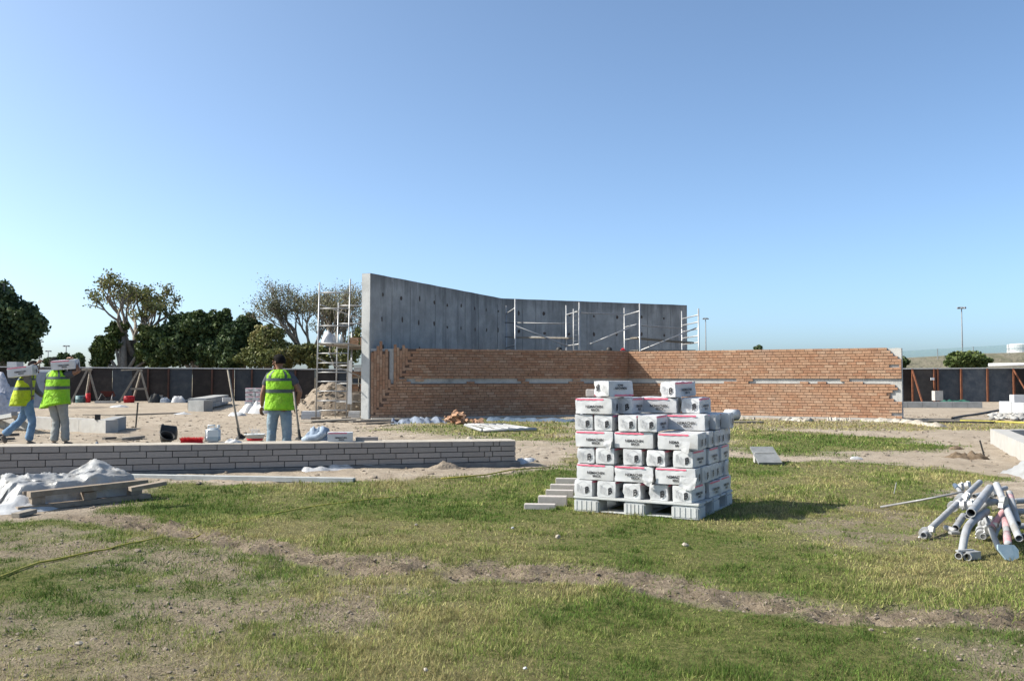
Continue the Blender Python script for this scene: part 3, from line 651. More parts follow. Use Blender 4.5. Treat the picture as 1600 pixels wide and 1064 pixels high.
lprism(.1, .44, lambda s: -.1, lambda s: lwz(s)[1]-.004, 0, LWL-.02).build('core', mt['cream_mortar'], lw)
lprism(-.05, .5, lambda s: -.2, lambda s: lwz(s)[0]-.003, 0, LWL+.05).build('footing', M('dark grey footing', (.16, .165, .165), (.1, .105, .11), 6, .9, .4, 30), lw)  # footing coloured a darker grey than the bricks above
# mortar bed on top: a lumpy cream layer
mb = MB(); N = 90; vs = []
for i in range(N+1):
    s = LWL*i/N; 
    for j in range(6):
        o_ = .012+.41*j/5; q = LW0+dW*s+nW*o_; vs.append((q.x, q.y, lwz(min(s, LWL))[1]-.002+(0 if j in (0, 5) else .004+.016*float(vn(s*7, o_*14, 8)))))
mb.add(vs, [(i*6+j, i*6+j+1, (i+1)*6+j+1, (i+1)*6+j)[::-1] for i in range(N) for j in range(5)])
mb.build('mortar_top', mt['cream_mortar'], lw, True)

# ------------------------------------------------------------------ pallet of cartons
PF = Vector((.62, 9.13, 0)); PA = -math.radians(28.1); PU, PV = Vector((math.cos(PA), math.sin(PA), 0)), Vector((-math.sin(PA), math.cos(PA), 0))
def pal(u, v, z=0.0): q = PF+PU*u+PV*v; return Vector((q.x, q.y, z))
pr = empty('pallet', PF, 'pale grey plastic pallet carrying the tall stack of white cartons', 'pallet')
PWD, PDP, PHT = 1.3, 1.26, .158
def pbox(name, u, v, z, du, dv, dz, bev=.012):
    o = MB().box(pal(u, v, z), (du, dv, dz), PA).build(name, mt['pallet'], pr)
    bm = bmesh.new(); bm.from_mesh(o.data); bmesh.ops.bevel(bm, geom=list(bm.edges), offset=bev, segments=2, affect='EDGES'); bm.to_mesh(o.data); bm.free(); return o
for i, u in enumerate((.14, .65, 1.16)):
    for v in (.12, .63, 1.14):
        pbox('foot', u, v, .068, .27 if i != 1 else .22, .235, .118)
    pbox('runner', u, .63, .012, .27 if i != 1 else .22, 1.25, .018, .006)
for v in (.12, .63, 1.14): pbox('deck_board', .65, v, .145, 1.3, .24, .026, .006)
for v in (.375, .885): pbox('deck_board', .65, v, .146, 1.3, .2, .02, .006)
pbox('runner', .65, .12, .0125, 1.03, .2, .011, .004)
# ribs on the front of the feet
rb = MB()
for u0, w_ in ((.14, .27), (.65, .22), (1.16, .27)):
    for k in range(5): rb.box(pal(u0-w_/2+.03+(w_-.06)*k/4, .0008, .07), (.008, .006, .09), PA)
o = rb.build('ribs', mt['pallet'], pr); o['kind'] = 'stuff'
BXL, BXW, BXH = .405, .203, .163
def carton_mesh(seed, dent=.006, sag=False):
    r = random.Random(seed); nx_, ny_, nz_ = 12, 6, 5; mb = MB(); vid = {}
    def P(i, j, k):
        key = (i, j, k)
        if key in vid: return vid[key]
        x, y, z = i/nx_-.5, j/ny_-.5, k/nz_
        e = sum((abs(x) > .49, abs(y) > .49, z < .01 or z > .99))
        px_, py_, pz_ = x*BXL, y*BXW, z*BXH
        dn = dent*(float(vn(i*.55+k*.3, j*.7+k*.9, seed))*1.1)
        if e >= 2: dn += .0015 if e == 2 else .005
        cx_ = 1 if abs(x) > .49 else 0; cy_ = 1 if abs(y) > .49 else 0
        px_ -= math.copysign(dn, x)*cx_; py_ -= math.copysign(dn, y)*cy_
        if z > .99: pz_ -= dn
        if z < .01 and e >= 2: pz_ += .002
        vid[key] = len(mb.v); mb.v.append((px_, py_, pz_)); return vid[key]
    def q(a, b, c, d): mb.f.append((a, b, c, d)); mb.m.append(0)
    for i in range(nx_):
        for j in range(ny_): q(P(i, j, nz_), P(i+1, j, nz_), P(i+1, j+1, nz_), P(i, j+1, nz_)); q(P(i, j, 0), P(i, j+1, 0), P(i+1, j+1, 0), P(i+1, j, 0))
        for k in range(nz_): q(P(i, 0, k), P(i+1, 0, k), P(i+1, 0, k+1), P(i, 0, k+1)); q(P(i, ny_, k), P(i, ny_, k+1), P(i+1, ny_, k+1), P(i+1, ny_, k))
    for j in range(ny_):
        for k in range(nz_): q(P(0, j, k), P(0, j, k+1), P(0, j+1, k+1), P(0, j+1, k)); q(P(nx_, j, k), P(nx_, j+1, k), P(nx_, j+1, k+1), P(nx_, j, k+1))
    me = mb.mesh('carton', mt['carton'], True); bm = bmesh.new(); bm.from_mesh(me)
    for e_ in bm.edges:
        if e_.calc_face_angle(0) > .7: e_.smooth = False
    bm.to_mesh(me); bm.free(); return me
CM = [carton_mesh(s, d) for s, d in ((1, .006), (2, .012), (3, .005), (4, .016), (5, .008))]
def text_mesh(txt, size, bold=0.0, sx=1.0):
    c = bpy.data.curves.new('text', 'FONT'); c.body = txt; c.size = size; c.align_x = 'CENTER'; c.align_y = 'CENTER'; c.offset = bold; c.resolution_u = 2
    o = bpy.data.objects.new('text', c); COL.objects.link(o); dg = bpy.context.evaluated_depsgraph_get()
    m_ = bpy.data.meshes.new_from_object(o.evaluated_get(dg)); vs = [(v.co.x*sx, v.co.y) for v in m_.vertices]; fs = [tuple(p_.vertices) for p_ in m_.polygons]
    bpy.data.objects.remove(o); bpy.data.curves.remove(c); bpy.data.meshes.remove(m_); return vs, fs
OFF = .0012
def on_long(vs, side, x0=0.0, z0=0.0):   # face drawing (a, b) -> carton's long faces
    y = (BXW/2+OFF)*side; return [(x0*(-side)+a*(-side), y, z0+b) for a, b in vs]
def on_end(vs, side, z0=0.0): x = (BXL/2+OFF)*side; return [(x, a*side, z0+b) for a, b in vs]
t1, t2 = text_mesh('NEMACHIN', .036, .0012, 1.0), text_mesh('BRICK', .03, .001, 1.05)
def lettering(sd): return MB().add(on_long(t1[0], sd, .01, .072), t1[1]).add(on_long(t2[0], sd, .02, .04), t2[1]).mesh('lettering', mt['ink'])
def stripe(sd):
    n_ = 12; pts = []
    for i in range(n_+1): pts += [(-.19+.3*i/n_, .137+.002*math.sin(i*2.1)), (-.19+.3*i/n_, .152)]
    return MB().add(on_long(pts, sd), [(2*i, 2*i+2, 2*i+3, 2*i+1) for i in range(n_)]).mesh('stripe', mt['pink'])
tN, tB = text_mesh('N', .085, -.0, 1.0), text_mesh('B', .085, .004, .92)
def stroke(a, b, w=.003):
    ax, ay = a; bx, by = b; l_ = math.hypot(bx-ax, by-ay); nx_, ny_ = -(by-ay)/l_*w/2, (bx-ax)/l_*w/2
    return [(ax+nx_, ay+ny_), (ax-nx_, ay-ny_), (bx-nx_, by-ny_), (bx+nx_, by+ny_)]
cxl, czl = .0, .085; hw, hh_, sk = .068, .06, .028
Bv = [(cxl+.012+(a+.03)*.98, czl-.022+b+(a+.03)*.42-.012) for a, b in tB[0]]
cube = [(0, -.062), (hw, -.062+sk), (hw, .02+sk*.4), (0, .07), (-hw, .02+sk*.4), (-hw, -.062+sk), (0, -.005)]
def cube_logo(sd):
    mb = MB(); mb.add(on_end(Bv, sd), tB[1], 0)
    # the N is printed as an outline only
    for a, b in (((-.06, -.03), (-.06, .035)), ((-.052, -.033), (-.052, .02)), ((-.06, .035), (-.048, .03)), ((-.048, .03), (-.022, -.045)), ((-.052, .02), (-.03, -.043)), ((-.022, -.045), (-.022, .018)), ((-.014, -.048), (-.014, .014)), ((-.022, .018), (-.014, .014)), ((-.06, -.03), (-.052, -.033)), ((-.022, -.045), (-.014, -.048))):
        mb.add(on_end([(x+cxl, y_+czl) for x, y_ in stroke(a, b)], sd), [(0, 1, 2, 3)], 1)
    for a, b in ((5, 0), (0, 1), (1, 2), (2, 3), (3, 4), (4, 5), (6, 0), (6, 2), (6, 4)):
        mb.add(on_end([(x+cxl, y_+czl) for x, y_ in stroke(cube[a], cube[b], .0026)], sd), [(0, 1, 2, 3)], 1)
    return mb.mesh('cube_logo', [mt['ink'], mt['greyink']])
PRINT = [(n_, f_(sd)) for n_, f_ in (('lettering', lettering), ('stripe', stripe), ('cube_logo', cube_logo)) for sd in (-1, 1)]
def carton(loc, rz, label, group='white brick cartons stacked on the pallet', var=0, scale=1.0, rot=None, flip=False):
    o = link('carton', CM[var % 5], None, loc, rot or (0, 0, rz), (scale,)*3); tag(o, label, 'carton', group)
    for n_, m_ in PRINT: link(n_, m_, o)
    return o
nth = ['first', 'second', 'third', 'fourth', 'fifth', 'sixth', 'seventh']
layer_n = ['bottom', 'second', 'third', 'fourth', 'fifth', 'sixth']
LP = .1655; random.seed(9)
def put(u, v, layer, ori, label, var=None, dz=0, jr=.018, z=None):
    uu, vv = u+random.uniform(-jr, jr)*.8, v+random.uniform(-jr, jr)
    rz = PA+(0 if ori == 'L' else PI/2)+random.uniform(-.06, .06)
    return carton(pal(uu, vv, PHT+.001+LP*layer+dz if z is None else z), rz, label, var=random.randrange(5) if var is None else var)
for ly in (0, 2):
    for i, u in enumerate((.115, .355, .625, .885, 1.15)):
        put(u, .215, ly, 'E', f'white carton with cube print, {nth[i]} from left, {layer_n[ly]} layer of the pallet front')
    for i, v in enumerate((.64, 1.05)):
        put(1.175, v, ly, 'E', f'white carton on the shaded flank, {layer_n[ly]} layer, {("middle", "rearmost")[i]}')
        put(.115, v, ly, 'E', f'white carton on the sunny outer flank, {layer_n[ly]} layer, {("middle", "rearmost")[i]}')
for ly in (1, 3):
    for i, u in enumerate((.22, .645, 1.07)):
        put(u, .112, ly, 'L', f'long striped white carton, {nth[i]} from left, {layer_n[ly]} layer of the pallet front')
    for i, v in enumerate((.325, .535, .745, .955, 1.165)):
        put(1.075, v, ly, 'L', f'carton end on the shaded flank, {layer_n[ly]} layer, {nth[i+1]} back from the front')
        put(.22, v, ly, 'L', f'carton end on the sunny outer flank, {layer_n[ly]} layer, {nth[i+1]} back from the front')
for i, u in enumerate((.105, .325, .575, .775)):
    put(u, .21, 4, 'E', f'carton with cube print, {nth[i]} from left, fifth layer, {("at the outer left edge", "beside the wide gap", "just right of the gap", "long side bare")[i]}', jr=.006)
put(1.03, .56, 4, 'L', 'sunlit carton set back on the fifth layer, its lettering half in shadow')
put(1.09, .80, 4, 'L', 'carton end in the fifth layer on the shaded flank, behind the half shadowed carton')
put(1.13, 1.07, 4, 'L', 'carton jutting out at the far rear corner of the fifth layer, end print in shade')
put(.62, .62, 4, 'L', 'carton hidden under the middle lettered carton in the fifth layer'); put(.62, .86, 4, 'L', 'carton at the rear middle of the fifth layer'); put(.11, .64, 4, 'E', 'carton behind the outer left edge of the fifth layer'); put(.33, .64, 4, 'E', 'carton inside the fifth layer behind the wide gap')
put(.225, .10, 5, 'L', 'long carton with lettering lying on the left top of the stack, under the tipped carton', jr=.004)
put(.46, .40, 5, 'E', 'carton standing end out in shadow below the tipped top carton', jr=.004)
put(.20, .42, 5, 'L', 'carton at the left rear of the sixth layer below two loose bricks', jr=.004)
put(.70, .66, 5, 'L', 'long carton with bold black lettering and broken pink stripe, middle of the top layer', jr=.004)
put(1.04, .83, 5, 'E', 'carton with cube print at the right end of the top layer', jr=.004)
put(.62, .95, 5, 'L', 'carton at the back of the top layer, only its white lid showing', jr=.004)
ZT = PHT+LP*6+.002
c_ = carton(pal(.37, .19, ZT), math.radians(44), 'tilted carton with its stripe upside down on the left top of the stack', rot=(PI, 0, math.radians(44)), var=1); c_.location.z = ZT+BXH
carton(pal(.865, .76, ZT), math.radians(46), 'carton turned askew on the right top of the stack', rot=(0, math.radians(-1.5), math.radians(46)), var=3)
def loose_brick(q, rz, label, group, sz=(.33, .095, .085), rot=None, mat='paver_sunlit', name='loose_brick'):
    o = MB().box((0, 0, sz[2]/2), sz).build(name, mt[mat], None, world=True)
    bm = bmesh.new(); bm.from_mesh(o.data); bmesh.ops.bevel(bm, geom=list(bm.edges), offset=.004, segments=1, affect='EDGES'); bm.to_mesh(o.data); bm.free()
    o.location = q; o.rotation_euler = rot or (0, 0, rz); return tag(o, label, 'brick', group)
loose_brick(pal(.10, .36, ZT), PA+.3, 'loose beige brick lying at the left edge on the carton stack', 'loose bricks on the stack', (.2, .09, .075))
loose_brick(pal(.19, .52, ZT), PA+.55, 'loose beige brick behind the tipped carton on the stack', 'loose bricks on the stack', (.22, .09, .085))
# torn film hanging off the corners of cartons
def film(q, du, dz, seed, label):
    mb = MB(); n_ = 8; vs = []
    for i in range(n_+1):
        for j in range(n_+1):
            a_, b_ = i/n_, j/n_; bul = .008+.022*(1-b_)*float(vn(a_*4, b_*4, seed)); x_ = du*(a_-.5)*(1-.25*(1-b_)*a_)
            zz = dz*(b_-1)*(1-.5*abs(a_-.6)); p_ = q+PU*x_-PV*bul; vs.append((p_.x, p_.y, q.z+zz))
    mb.add(vs, [(i*(n_+1)+j, (i+1)*(n_+1)+j, (i+1)*(n_+1)+j+1, i*(n_+1)+j+1) for i in range(n_) for j in range(n_)])
    o = mb.build('torn_film', mt['white_film'], None, True); tag(o, label, 'plastic film', 'torn film on the cartons')
film(pal(1.2, -.004, PHT+LP*1.5), .17, .13, 1, 'torn white film sagging at the right corner of the second carton layer')
film(pal(.80, -.004, PHT+LP*1.55), .11, .12, 2, 'torn white film hanging beside the middle carton of the second layer')
film(pal(.385, -.004, PHT+LP*3.6), .09, .12, 3, 'torn white film flap beside the leftmost carton of the fourth layer')
film(pal(1.17, -.004, PHT+LP*3.55), .11, .11, 4, 'torn white film over the right carton of the fourth layer')
# row of loose bricks at the pallet's left
for (x0, y0, x1, lab, sz) in ((820, 796.5, 868, 'loose beige brick lying nearest, apart from the row beside the pallet', (.32, .085, .055)), (842, 791, 886, 'thick beige brick second nearest in the row beside the pallet', (.3, .12, .1)), (853, 778, 897, 'beige brick third in the row beside the pallet', (.31, .09, .085)), (859, 770, 903, 'beige brick fourth in the row beside the pallet, by its front corner', (.31, .09, .095)), (867, 759, 912, 'beige brick farthest in the row beside the pallet', (.33, .09, .09))):
    a_, b_ = at(x0, y0), at(x1, y0+.6); q = (a_+b_)/2+Vector((0, sz[1]/2, .004)); loose_brick(q, math.atan2(b_.y-a_.y, b_.x-a_.x)-.02, lab, 'loose bricks beside the pallet', sz)

# ------------------------------------------------------------------ things standing on the low wall
q = ltop(332, 692.5)+nW*.1
je = empty('jerrycan', q, 'translucent white jerrycan half full on the low wall', 'jerrycan')
def rbox(c, d, bev, rz=0):
    mb = MB().box(c, d, rz); return mb
def rounded(name, c, d, bev, mat, parent, rz=0, seg=3):
    o = MB().box(c, d, rz).build(name, mt[mat], parent); bm = bmesh.new(); bm.from_mesh(o.data); bmesh.ops.bevel(bm, geom=list(bm.edges), offset=bev, segments=seg, affect='EDGES'); bm.to_mesh(o.data); bm.free()
    o.data.polygons.foreach_set('use_smooth', [True]*len(o.data.polygons)); shade_auto(o, 50); return o
rounded('body', q+Vector((0, 0, .11)), (.21, .15, .215), .03, 'jerry', je, .27)
rounded('liquid_level', q+Vector((0, 0, .065)), (.2125, .1525, .11), .03, 'liquid', je, .27)
MB().tube([q+Vector((-.07, 0, .215)), q+Vector((-.07, 0, .25)), q+Vector((.02, .01, .25)), q+Vector((.02, .01, .215))], .013, 8).build('handle', mt['jerry'], je, True)
MB().lathe([(.024, .21), (.024, .25), (.02, .255)], q+Vector((.07, .02, 0)), 12).build('cap', mt['jerry'], je)
q = ltop(299, 693.5)+nW*.07
br = empty('broom_head', q, 'red broom head lying upside down on the low wall', 'broom head', rz=0)
MB().box(q+Vector((0, 0, .015)), (.30, .06, .03), .25).build('stock', mt['red'], br)
mb = MB()
for i in range(46):
    for j in range(4):
        x_ = -.14+.28*i/45; y_ = -.022+.015*j; R_ = Matrix.Rotation(.25, 3, 'Z'); a_ = q+R_@Vector((x_, y_, .03)); b_ = q+R_@Vector((x_*1.12+random.uniform(-.006, .006), y_*1.5+random.uniform(-.01, .01), .085+random.uniform(-.012, .012))); mb.tube([a_, b_], [.004, .0025], 3, False)
mb.build('bristles', mt['red'], br)
q = ltop(272, 691)+nW*.3
bk = empty('mortar_bucket', q, 'black mortar bucket tipped on its side behind the red broom head', 'bucket')
def bucket(q, rot, root, r0=.1, r1=.13, h_=.2):
    R_ = Euler(rot).to_matrix(); mb = MB()
    mb.lathe([(r0, 0), (r1, h_), (r1+.01, h_), (r1+.01, h_-.02), (r1-.004, h_-.004)], (0, 0, 0), 18); mb.f = mb.f[:-1]; mb.m = mb.m[:-1]
    k = len(mb.v); n_ = 18; vs = [(r_*math.cos(2*PI*j/n_), r_*math.sin(2*PI*j/n_), z_) for r_, z_ in ((r1-.006, h_-.002), (r0-.006, .01)) for j in range(n_)]
    mb.add(vs, [(j, n_+j, n_+(j+1) % n_, (j+1) % n_) for j in range(n_)]+[tuple(range(n_, 2*n_))])
    mb.v = [tuple(q+R_@Vector(v)) for v in mb.v]; return mb
bucket(q+Vector((.0, 0, .12)), (0, math.radians(-92), .15), bk).build('shell', mt['black'], bk, True)
MB().tube([q+Vector((-.2+.0*math.cos(t), .13*math.cos(t), .13+.1*math.sin(t)*.4)) for t in [PI*i/8 for i in range(9)]], .004, 6).build('handle', mt['dull_steel'], bk)
q = ltop(258, 692)+nW*.22
tag(bucket(q+Vector((-.02, 0, .005)), (.35, .5, 0), None, .07, .1, .11).build('rubber_bowl', mt['black'], None, True), 'black rubber bowl leaning on the tipped bucket on the low wall', 'bowl')
q = ltop(398, 690)+nW*.25
ba = empty('white_tub', q, 'shallow white tub with a red base on the low wall by the standing worker', 'tub')
MB().lathe([(.11, .0), (.125, .04)], q, 20).build('base', mt['red'], ba, True)
MB().lathe([(.128, .04), (.15, .1), (.158, .1), (.158, .09), (.148, .098), (.12, .05)], q, 20).build('bowl', mt['jerry'], ba, True)
mb = MB()
for i in range(14):
    a_ = random.uniform(0, 6.28); r_ = random.uniform(.0, .1); p0 = q+Vector((r_*math.cos(a_), r_*math.sin(a_), .08)); mb.tube([p0, p0+Vector((random.uniform(-.04, .04), 0, random.uniform(.03, .09))), p0+Vector((random.uniform(-.09, .09), 0, random.uniform(.04, .12)))], .0022, 4)
mb.build('tie_wire', mt['white_film'], ba)
# crumpled rag and stones by the shovel
def heap(q, rx, ry, h_, mat, name, label, cat, seed, n_=18, rough=.5, group=None, rz=0.0, kind=None, parent=None, sharp=1.0):
    mb = MB(); vs = []; ca, sa = math.cos(rz), math.sin(rz)
    for i in range(n_+1):
        for j in range(n_+1):
            a_, b_ = i/n_*2-1, j/n_*2-1; k = max(abs(a_), abs(b_)) or 1; r_ = math.hypot(a_, b_); sc = k/r_ if r_ else 1; a2, b2 = a_*sc, b_*sc; rr = min(1, math.hypot(a2, b2))
            w_ = 1+.28*(float(vn(a2*1.7+5, b2*1.7, seed))-.5)*2
            hh2 = h_*(1-rr**(1.6*sharp))*(1-rough+rough*2*float(fbm(a2*2.6, b2*2.6, 3, seed+3)))
            x_, y_ = a2*rx*w_, b2*ry*w_; vs.append((q.x+x_*ca-y_*sa, q.y+x_*sa+y_*ca, q.z+max(hh2, 0)-(.015 if rr > .98 else 0)))
    mb.add(vs, [(i*(n_+1)+j, (i+1)*(n_+1)+j, (i+1)*(n_+1)+j+1, i*(n_+1)+j+1) for i in range(n_) for j in range(n_)])
    o = mb.build(name, mt[mat] if isinstance(mat, str) else mat, parent, True)
    return tag(o, label, cat, group, kind) if parent is None else o
heap(ltop(362, 693)+nW*.08, .15, .06, .055, 'white_film', 'crumpled_film', 'crumpled white film on the low wall beside the shovel blade', 'plastic film', 14, 14, .9)
# shovels
q = ltop(374, 690)+nW*.3; top = atd(356, 578, q.y+.03)
sh = empty('shovel', q, 'long handled shovel standing upright on the low wall between jerrycan and tub', 'shovel', 'upright shovels')
MB().tube([q+Vector((0, 0, .06)), q.lerp(top, .5), top], [.017, .016, .015], 10).build('handle', mt['wood_grey'], sh, True)
MB().add([q+Vector(v) for v in ((-.075, -.03, .008), (.06, -.05, .012), (.085, .03, .05), (.01, .02, .1), (-.03, .03, .085), (-.075, .03, .03), (0, -.01, .035))], [(0, 1, 6), (1, 2, 6), (2, 3, 6), (3, 4, 6), (4, 5, 6), (5, 0, 6)]).build('blade', mt['black'], sh)
MB().tube([q+Vector((.0, .0, .04)), q.lerp(top, .18)], [.024, .019], 8).build('socket', mt['black'], sh)
q = ltop(470, 690)+nW*.34; top = atd(459, 612, q.y+.0)
sh2 = empty('shovel', q, 'dark shovel standing on the low wall at the right hand of the standing worker', 'shovel', 'upright shovels')
MB().tube([q, q.lerp(top, .5), top], [.018, .016, .015], 10).build('handle', mt['wood_grey'], sh2, True)
MB().tube([q, q.lerp(top, .22)], [.026, .02], 8).build('socket', mt['black'], sh2)
MB().add([q+Vector(v) for v in ((-.08, -.02, .004), (.05, -.04, .006), (.08, .02, .03), (0, .02, .06), (-.06, .02, .04), (0, -.01, .03))], [(0, 1, 5), (1, 2, 5), (2, 3, 5), (3, 4, 5), (4, 0, 5)]).build('blade', mt['black'], sh2)
# jacket, carton, spare brick on the wall
def jacket_heap(q):
    h = heap(q+Vector((-.02, 0, 0)), .22, .13, .16, 'jacket', 'jacket', 'crumpled blue grey jacket thrown on the low wall against a carton', 'jacket', 23, 26, .95, rz=.2, sharp=1.6)
    MB().tube([q+Vector((-.2, -.1, .02)), q+Vector((-.1, -.12, .05)), q+Vector((.02, -.11, .06)), q+Vector((.1, -.09, .12)), q+Vector((.08, -.02, .19))], [.04, .05, .055, .06, .05], 10).build('sleeve', mt['jacket'], h, True)
    MB().tube([q+Vector((-.15, .02, .06)), q+Vector((-.04, -.03, .12)), q+Vector((.08, .0, .17)), q+Vector((.14, .05, .14))], [.04, .055, .06, .05], 10).build('sleeve', mt['jacket'], h, True)
jacket_heap(ltop(497, 690)+nW*.15)
q = ltop(533, 691.5)+nW*.16; carton(q, math.atan2(dW.y, dW.x)-.1, 'single white carton on the low wall beside the crumpled jacket', None, 0, .92)
loose_brick(ltop(574, 690)+nW*.09+Vector((0, 0, .006)), math.atan2(dW.y, dW.x), 'spare grey brick lying on the low wall right of the carton', None, (.33, .09, .06), mat='paver')
heap(ltop(737, 687)+nW*.15, .05, .05, .05, 'cream_mortar', 'mortar_lump', 'small cream mortar lump on the right end of the low wall', 'mortar lump', 3, 8, .8)
heap(ltop(150, 694)+nW*.08, .03, .02, .03, 'blue', 'blue_rag', 'tiny blue scrap on the low wall before the carrying workers', 'rag', 4, 6, .8)
# film and stones at the foot of the low wall
patch([at(470, 737), at(560, 733), at(640, 730)], .13, .05, 'plastic_sheet', mt['white_film'], 'crumpled pale plastic sheet along the foot of the low wall', 'plastic sheet', 8, 40, group='sheets at the wall foot')
patch([at(735, 728), at(790, 726)], .12, .06, 'plastic_sheet', mt['white_film'], 'short crumpled plastic sheet near the right end of the low wall', 'plastic sheet', 12, 26, group='sheets at the wall foot')
patch([at(808, 724), at(835, 720)], .1, .06, 'plastic_sheet', mt['white_film'], 'white sheet scrap just past the right end of the low wall', 'plastic sheet', 14, 16, group='sheets at the wall foot')
heap(at(697, 733), .26, .12, .1, 'sand', 'sand_heap', 'little brown sand heap at the foot of the low wall', 'sand heap', 9, 14, .7)
# kerb beam lying in front
a_, b_ = at(170, 747.5), at(552, 754)
kb = MB().beam(a_+Vector((0, .06, .025)), b_+Vector((0, .06, .025)), .12, .06).build('kerb_beam', M('grey kerb beam', (.4, .41, .4), (.3, .31, .3), 6, .9, .2, 40)); tag(kb, 'long grey kerb beam lying on the grass edge before the low wall', 'kerb')
# ------------------------------------------------------------------ timber pallet with film at the left
tp = empty('timber_pallet', at(130, 795), 'broken timber pallet under crumpled white film, at the edge of the grass', 'pallet')
A0, A1 = at(28, 801), at(236, 779); dP = (A1-A0).normalized(); nP_ = Vector((-dP.y, dP.x, 0))
def tb(s0, s1, off, z, w, h_, name='board', mat='wood', tilt=0.0):
    a_, b_ = A0+dP*s0+nP_*off, A0+dP*s1+nP_*off; a_.z, b_.z = z, z+tilt
    return MB().beam(a_, b_, w, h_).build(name, mt[mat], tp)
LPp = (A1-A0).length
tb(0, LPp, .05, .03, .10, .05); tb(.02, LPp, .48, .03, .1, .05); tb(0, LPp, .9, .03, .1, .05)
tb(.12, LPp-.03, .06, .165, .1, .055, tilt=.02); tb(.12, LPp-.02, .25, .167, .1, .03, tilt=.02); tb(.1, LPp-.05, .47, .165, .1, .03, tilt=.02); tb(.1, LPp, .70, .165, .1, .03, tilt=.02); tb(.1, LPp, .92, .165, .1, .03, tilt=.02)
for s in (.2, LPp*.52, LPp-.16):
    for o_ in (.07, .49, .9): tb(s-.06, s+.07, o_, .096, .09, .08, 'block')
a_, b_ = at(203, 764, .2), at(258, 754, .24); tag(MB().beam(a_, b_, .11, .04).build('plank', mt['wood']), 'light brown plank jutting out past the broken pallet', 'plank', 'planks by the broken pallet')
a_, b_ = at(24, 805, .02), at(52, 798, .03); tag(MB().beam(a_, b_, .09, .04).build('plank', mt['wood_grey']), 'short grey plank end at the front corner of the broken pallet', 'plank', 'planks by the broken pallet')
def film_mound():
    mb = MB(); n_ = 76; vs = []; o = A0
    for i in range(n_+1):
        for j in range(n_+1):
            s = -.12+1.5*i/n_; w_ = .07+1.15*j/n_+.1*float(fbm(s*2.2, 3, 3, 6))*(j < n_*.3); ed_ = min(i/n_, 1-i/n_, j/n_, 1-j/n_); e = sstep(0, .1, ed_)
            jag = .09*(float(fbm(i*.16, j*.16, 2, 7))-.5)
            base = .2*sstep(-.05, .12, s)*sstep(1.5, 1.3, s)
            h_ = base+.06*math.exp(-((s-.3)/.3)**2-((w_-.7)/.4)**2)+.19*max(0, 1-math.hypot((s-1.02)/.36, (w_-.55)/.5))**1.15+.07*float(ridged(s*2.4+.6*w_, w_*3.1, 2, 15))**3+.045*float(ridged(s*6.5+w_*2, w_*5, 2, 17))**2-.03
            h_ = max(h_, .0)*e+.012*(1-e)
            q = o+dP*(s+jag)+nP_*(w_+jag); vs.append((q.x, q.y, h_))
    mb.add(vs, [(i*(n_+1)+j, (i+1)*(n_+1)+j, (i+1)*(n_+1)+j+1, i*(n_+1)+j+1) for i in range(n_) for j in range(n_)])
    tag(mb.build('plastic_sheet', mt['sheet_film'], None, True), 'big crumpled white plastic sheet heaped over the broken timber pallet', 'plastic sheet')
film_mound()
heap(at(30, 797), .35, .25, .1, 'white_film', 'plastic_sheet', 'low skirt of white plastic on the sand left of the broken pallet', 'plastic sheet', 31, 18, .9, rz=.5)
# ------------------------------------------------------------------ loose slab, hose, rods, small litter
sb = empty('paving_slab', at(1207, 726), 'dark grey slab propped at a slant on the sand behind the pallet stack', 'slab')
a_ = at(1189, 727.5); b_ = at(1226, 727.5); w_ = (b_-a_).length; tl = math.radians(19); L_ = .62
R_ = Matrix.Rotation(tl, 3, 'X'); c_ = (a_+b_)/2
o = MB().box((0, 0, 0), (w_, L_, .035)).build('slab', M('grey slab', (.13, .137, .14), (.19, .197, .2), 7, .85, .2, 40), sb, world=False); o.location = Vector((-.02, L_/2*math.cos(tl), L_/2*math.sin(tl)+.02)); o.rotation_euler = (tl, 0, -.04)
MB().box((c_.x, c_.y+L_*.82, .08), (.3, .1, .16)).build('prop', mt['kerb'], sb)
hp = [(-60, 930), (0, 904), (60, 880), (150, 862), (222, 847), (330, 825), (420, 804), (500, 791), (576, 781), (640, 775)]
pts = []
for i in range(len(hp)-1):
    for t in (0, .25, .5, .75):
        q = at(hp[i][0]+(hp[i+1][0]-hp[i][0])*t, hp[i][1]+(hp[i+1][1]-hp[i][1])*t); q.z = gz(q.x, q.y)+(.012 if hp[i][0] < 222 else .004); pts.append(q+Vector((0, .015*math.sin(i*3+t*5), 0)))
tag(MB().tube(pts, .0075, 8).build('hose', mt['yellow_hose'], None, True), 'thin yellow green hose trailing over the lawn toward the low wall', 'hose')
pts = []
for (x_, y_) in ((690, 751), (760, 745), (800, 737), (860, 733)): q = at(x_, y_); q.z = .03; pts.append(q)
tag(MB().tube(pts, .01, 6).build('hose', mt['yellow_hose'], None, True), 'short faded hose at the grass edge right of the low wall', 'hose')
tag(MB().tube([at(1376, 795)+Vector((0, 0, .02)), at(1440, 781, .13), at(1506, 768, .24)], .011, 8).build('steel_rod', mt['dull_steel'], None, True), 'long thin dark rod leaning from the grass onto the tube heap', 'rod')
q = at(1397, 771); tag(MB().tube([q, q+Vector((.03, 0, .13))], .006, 6).build('steel_rod', mt['dull_steel']), 'short thin peg stuck in the lawn before the tube heap', 'rod')
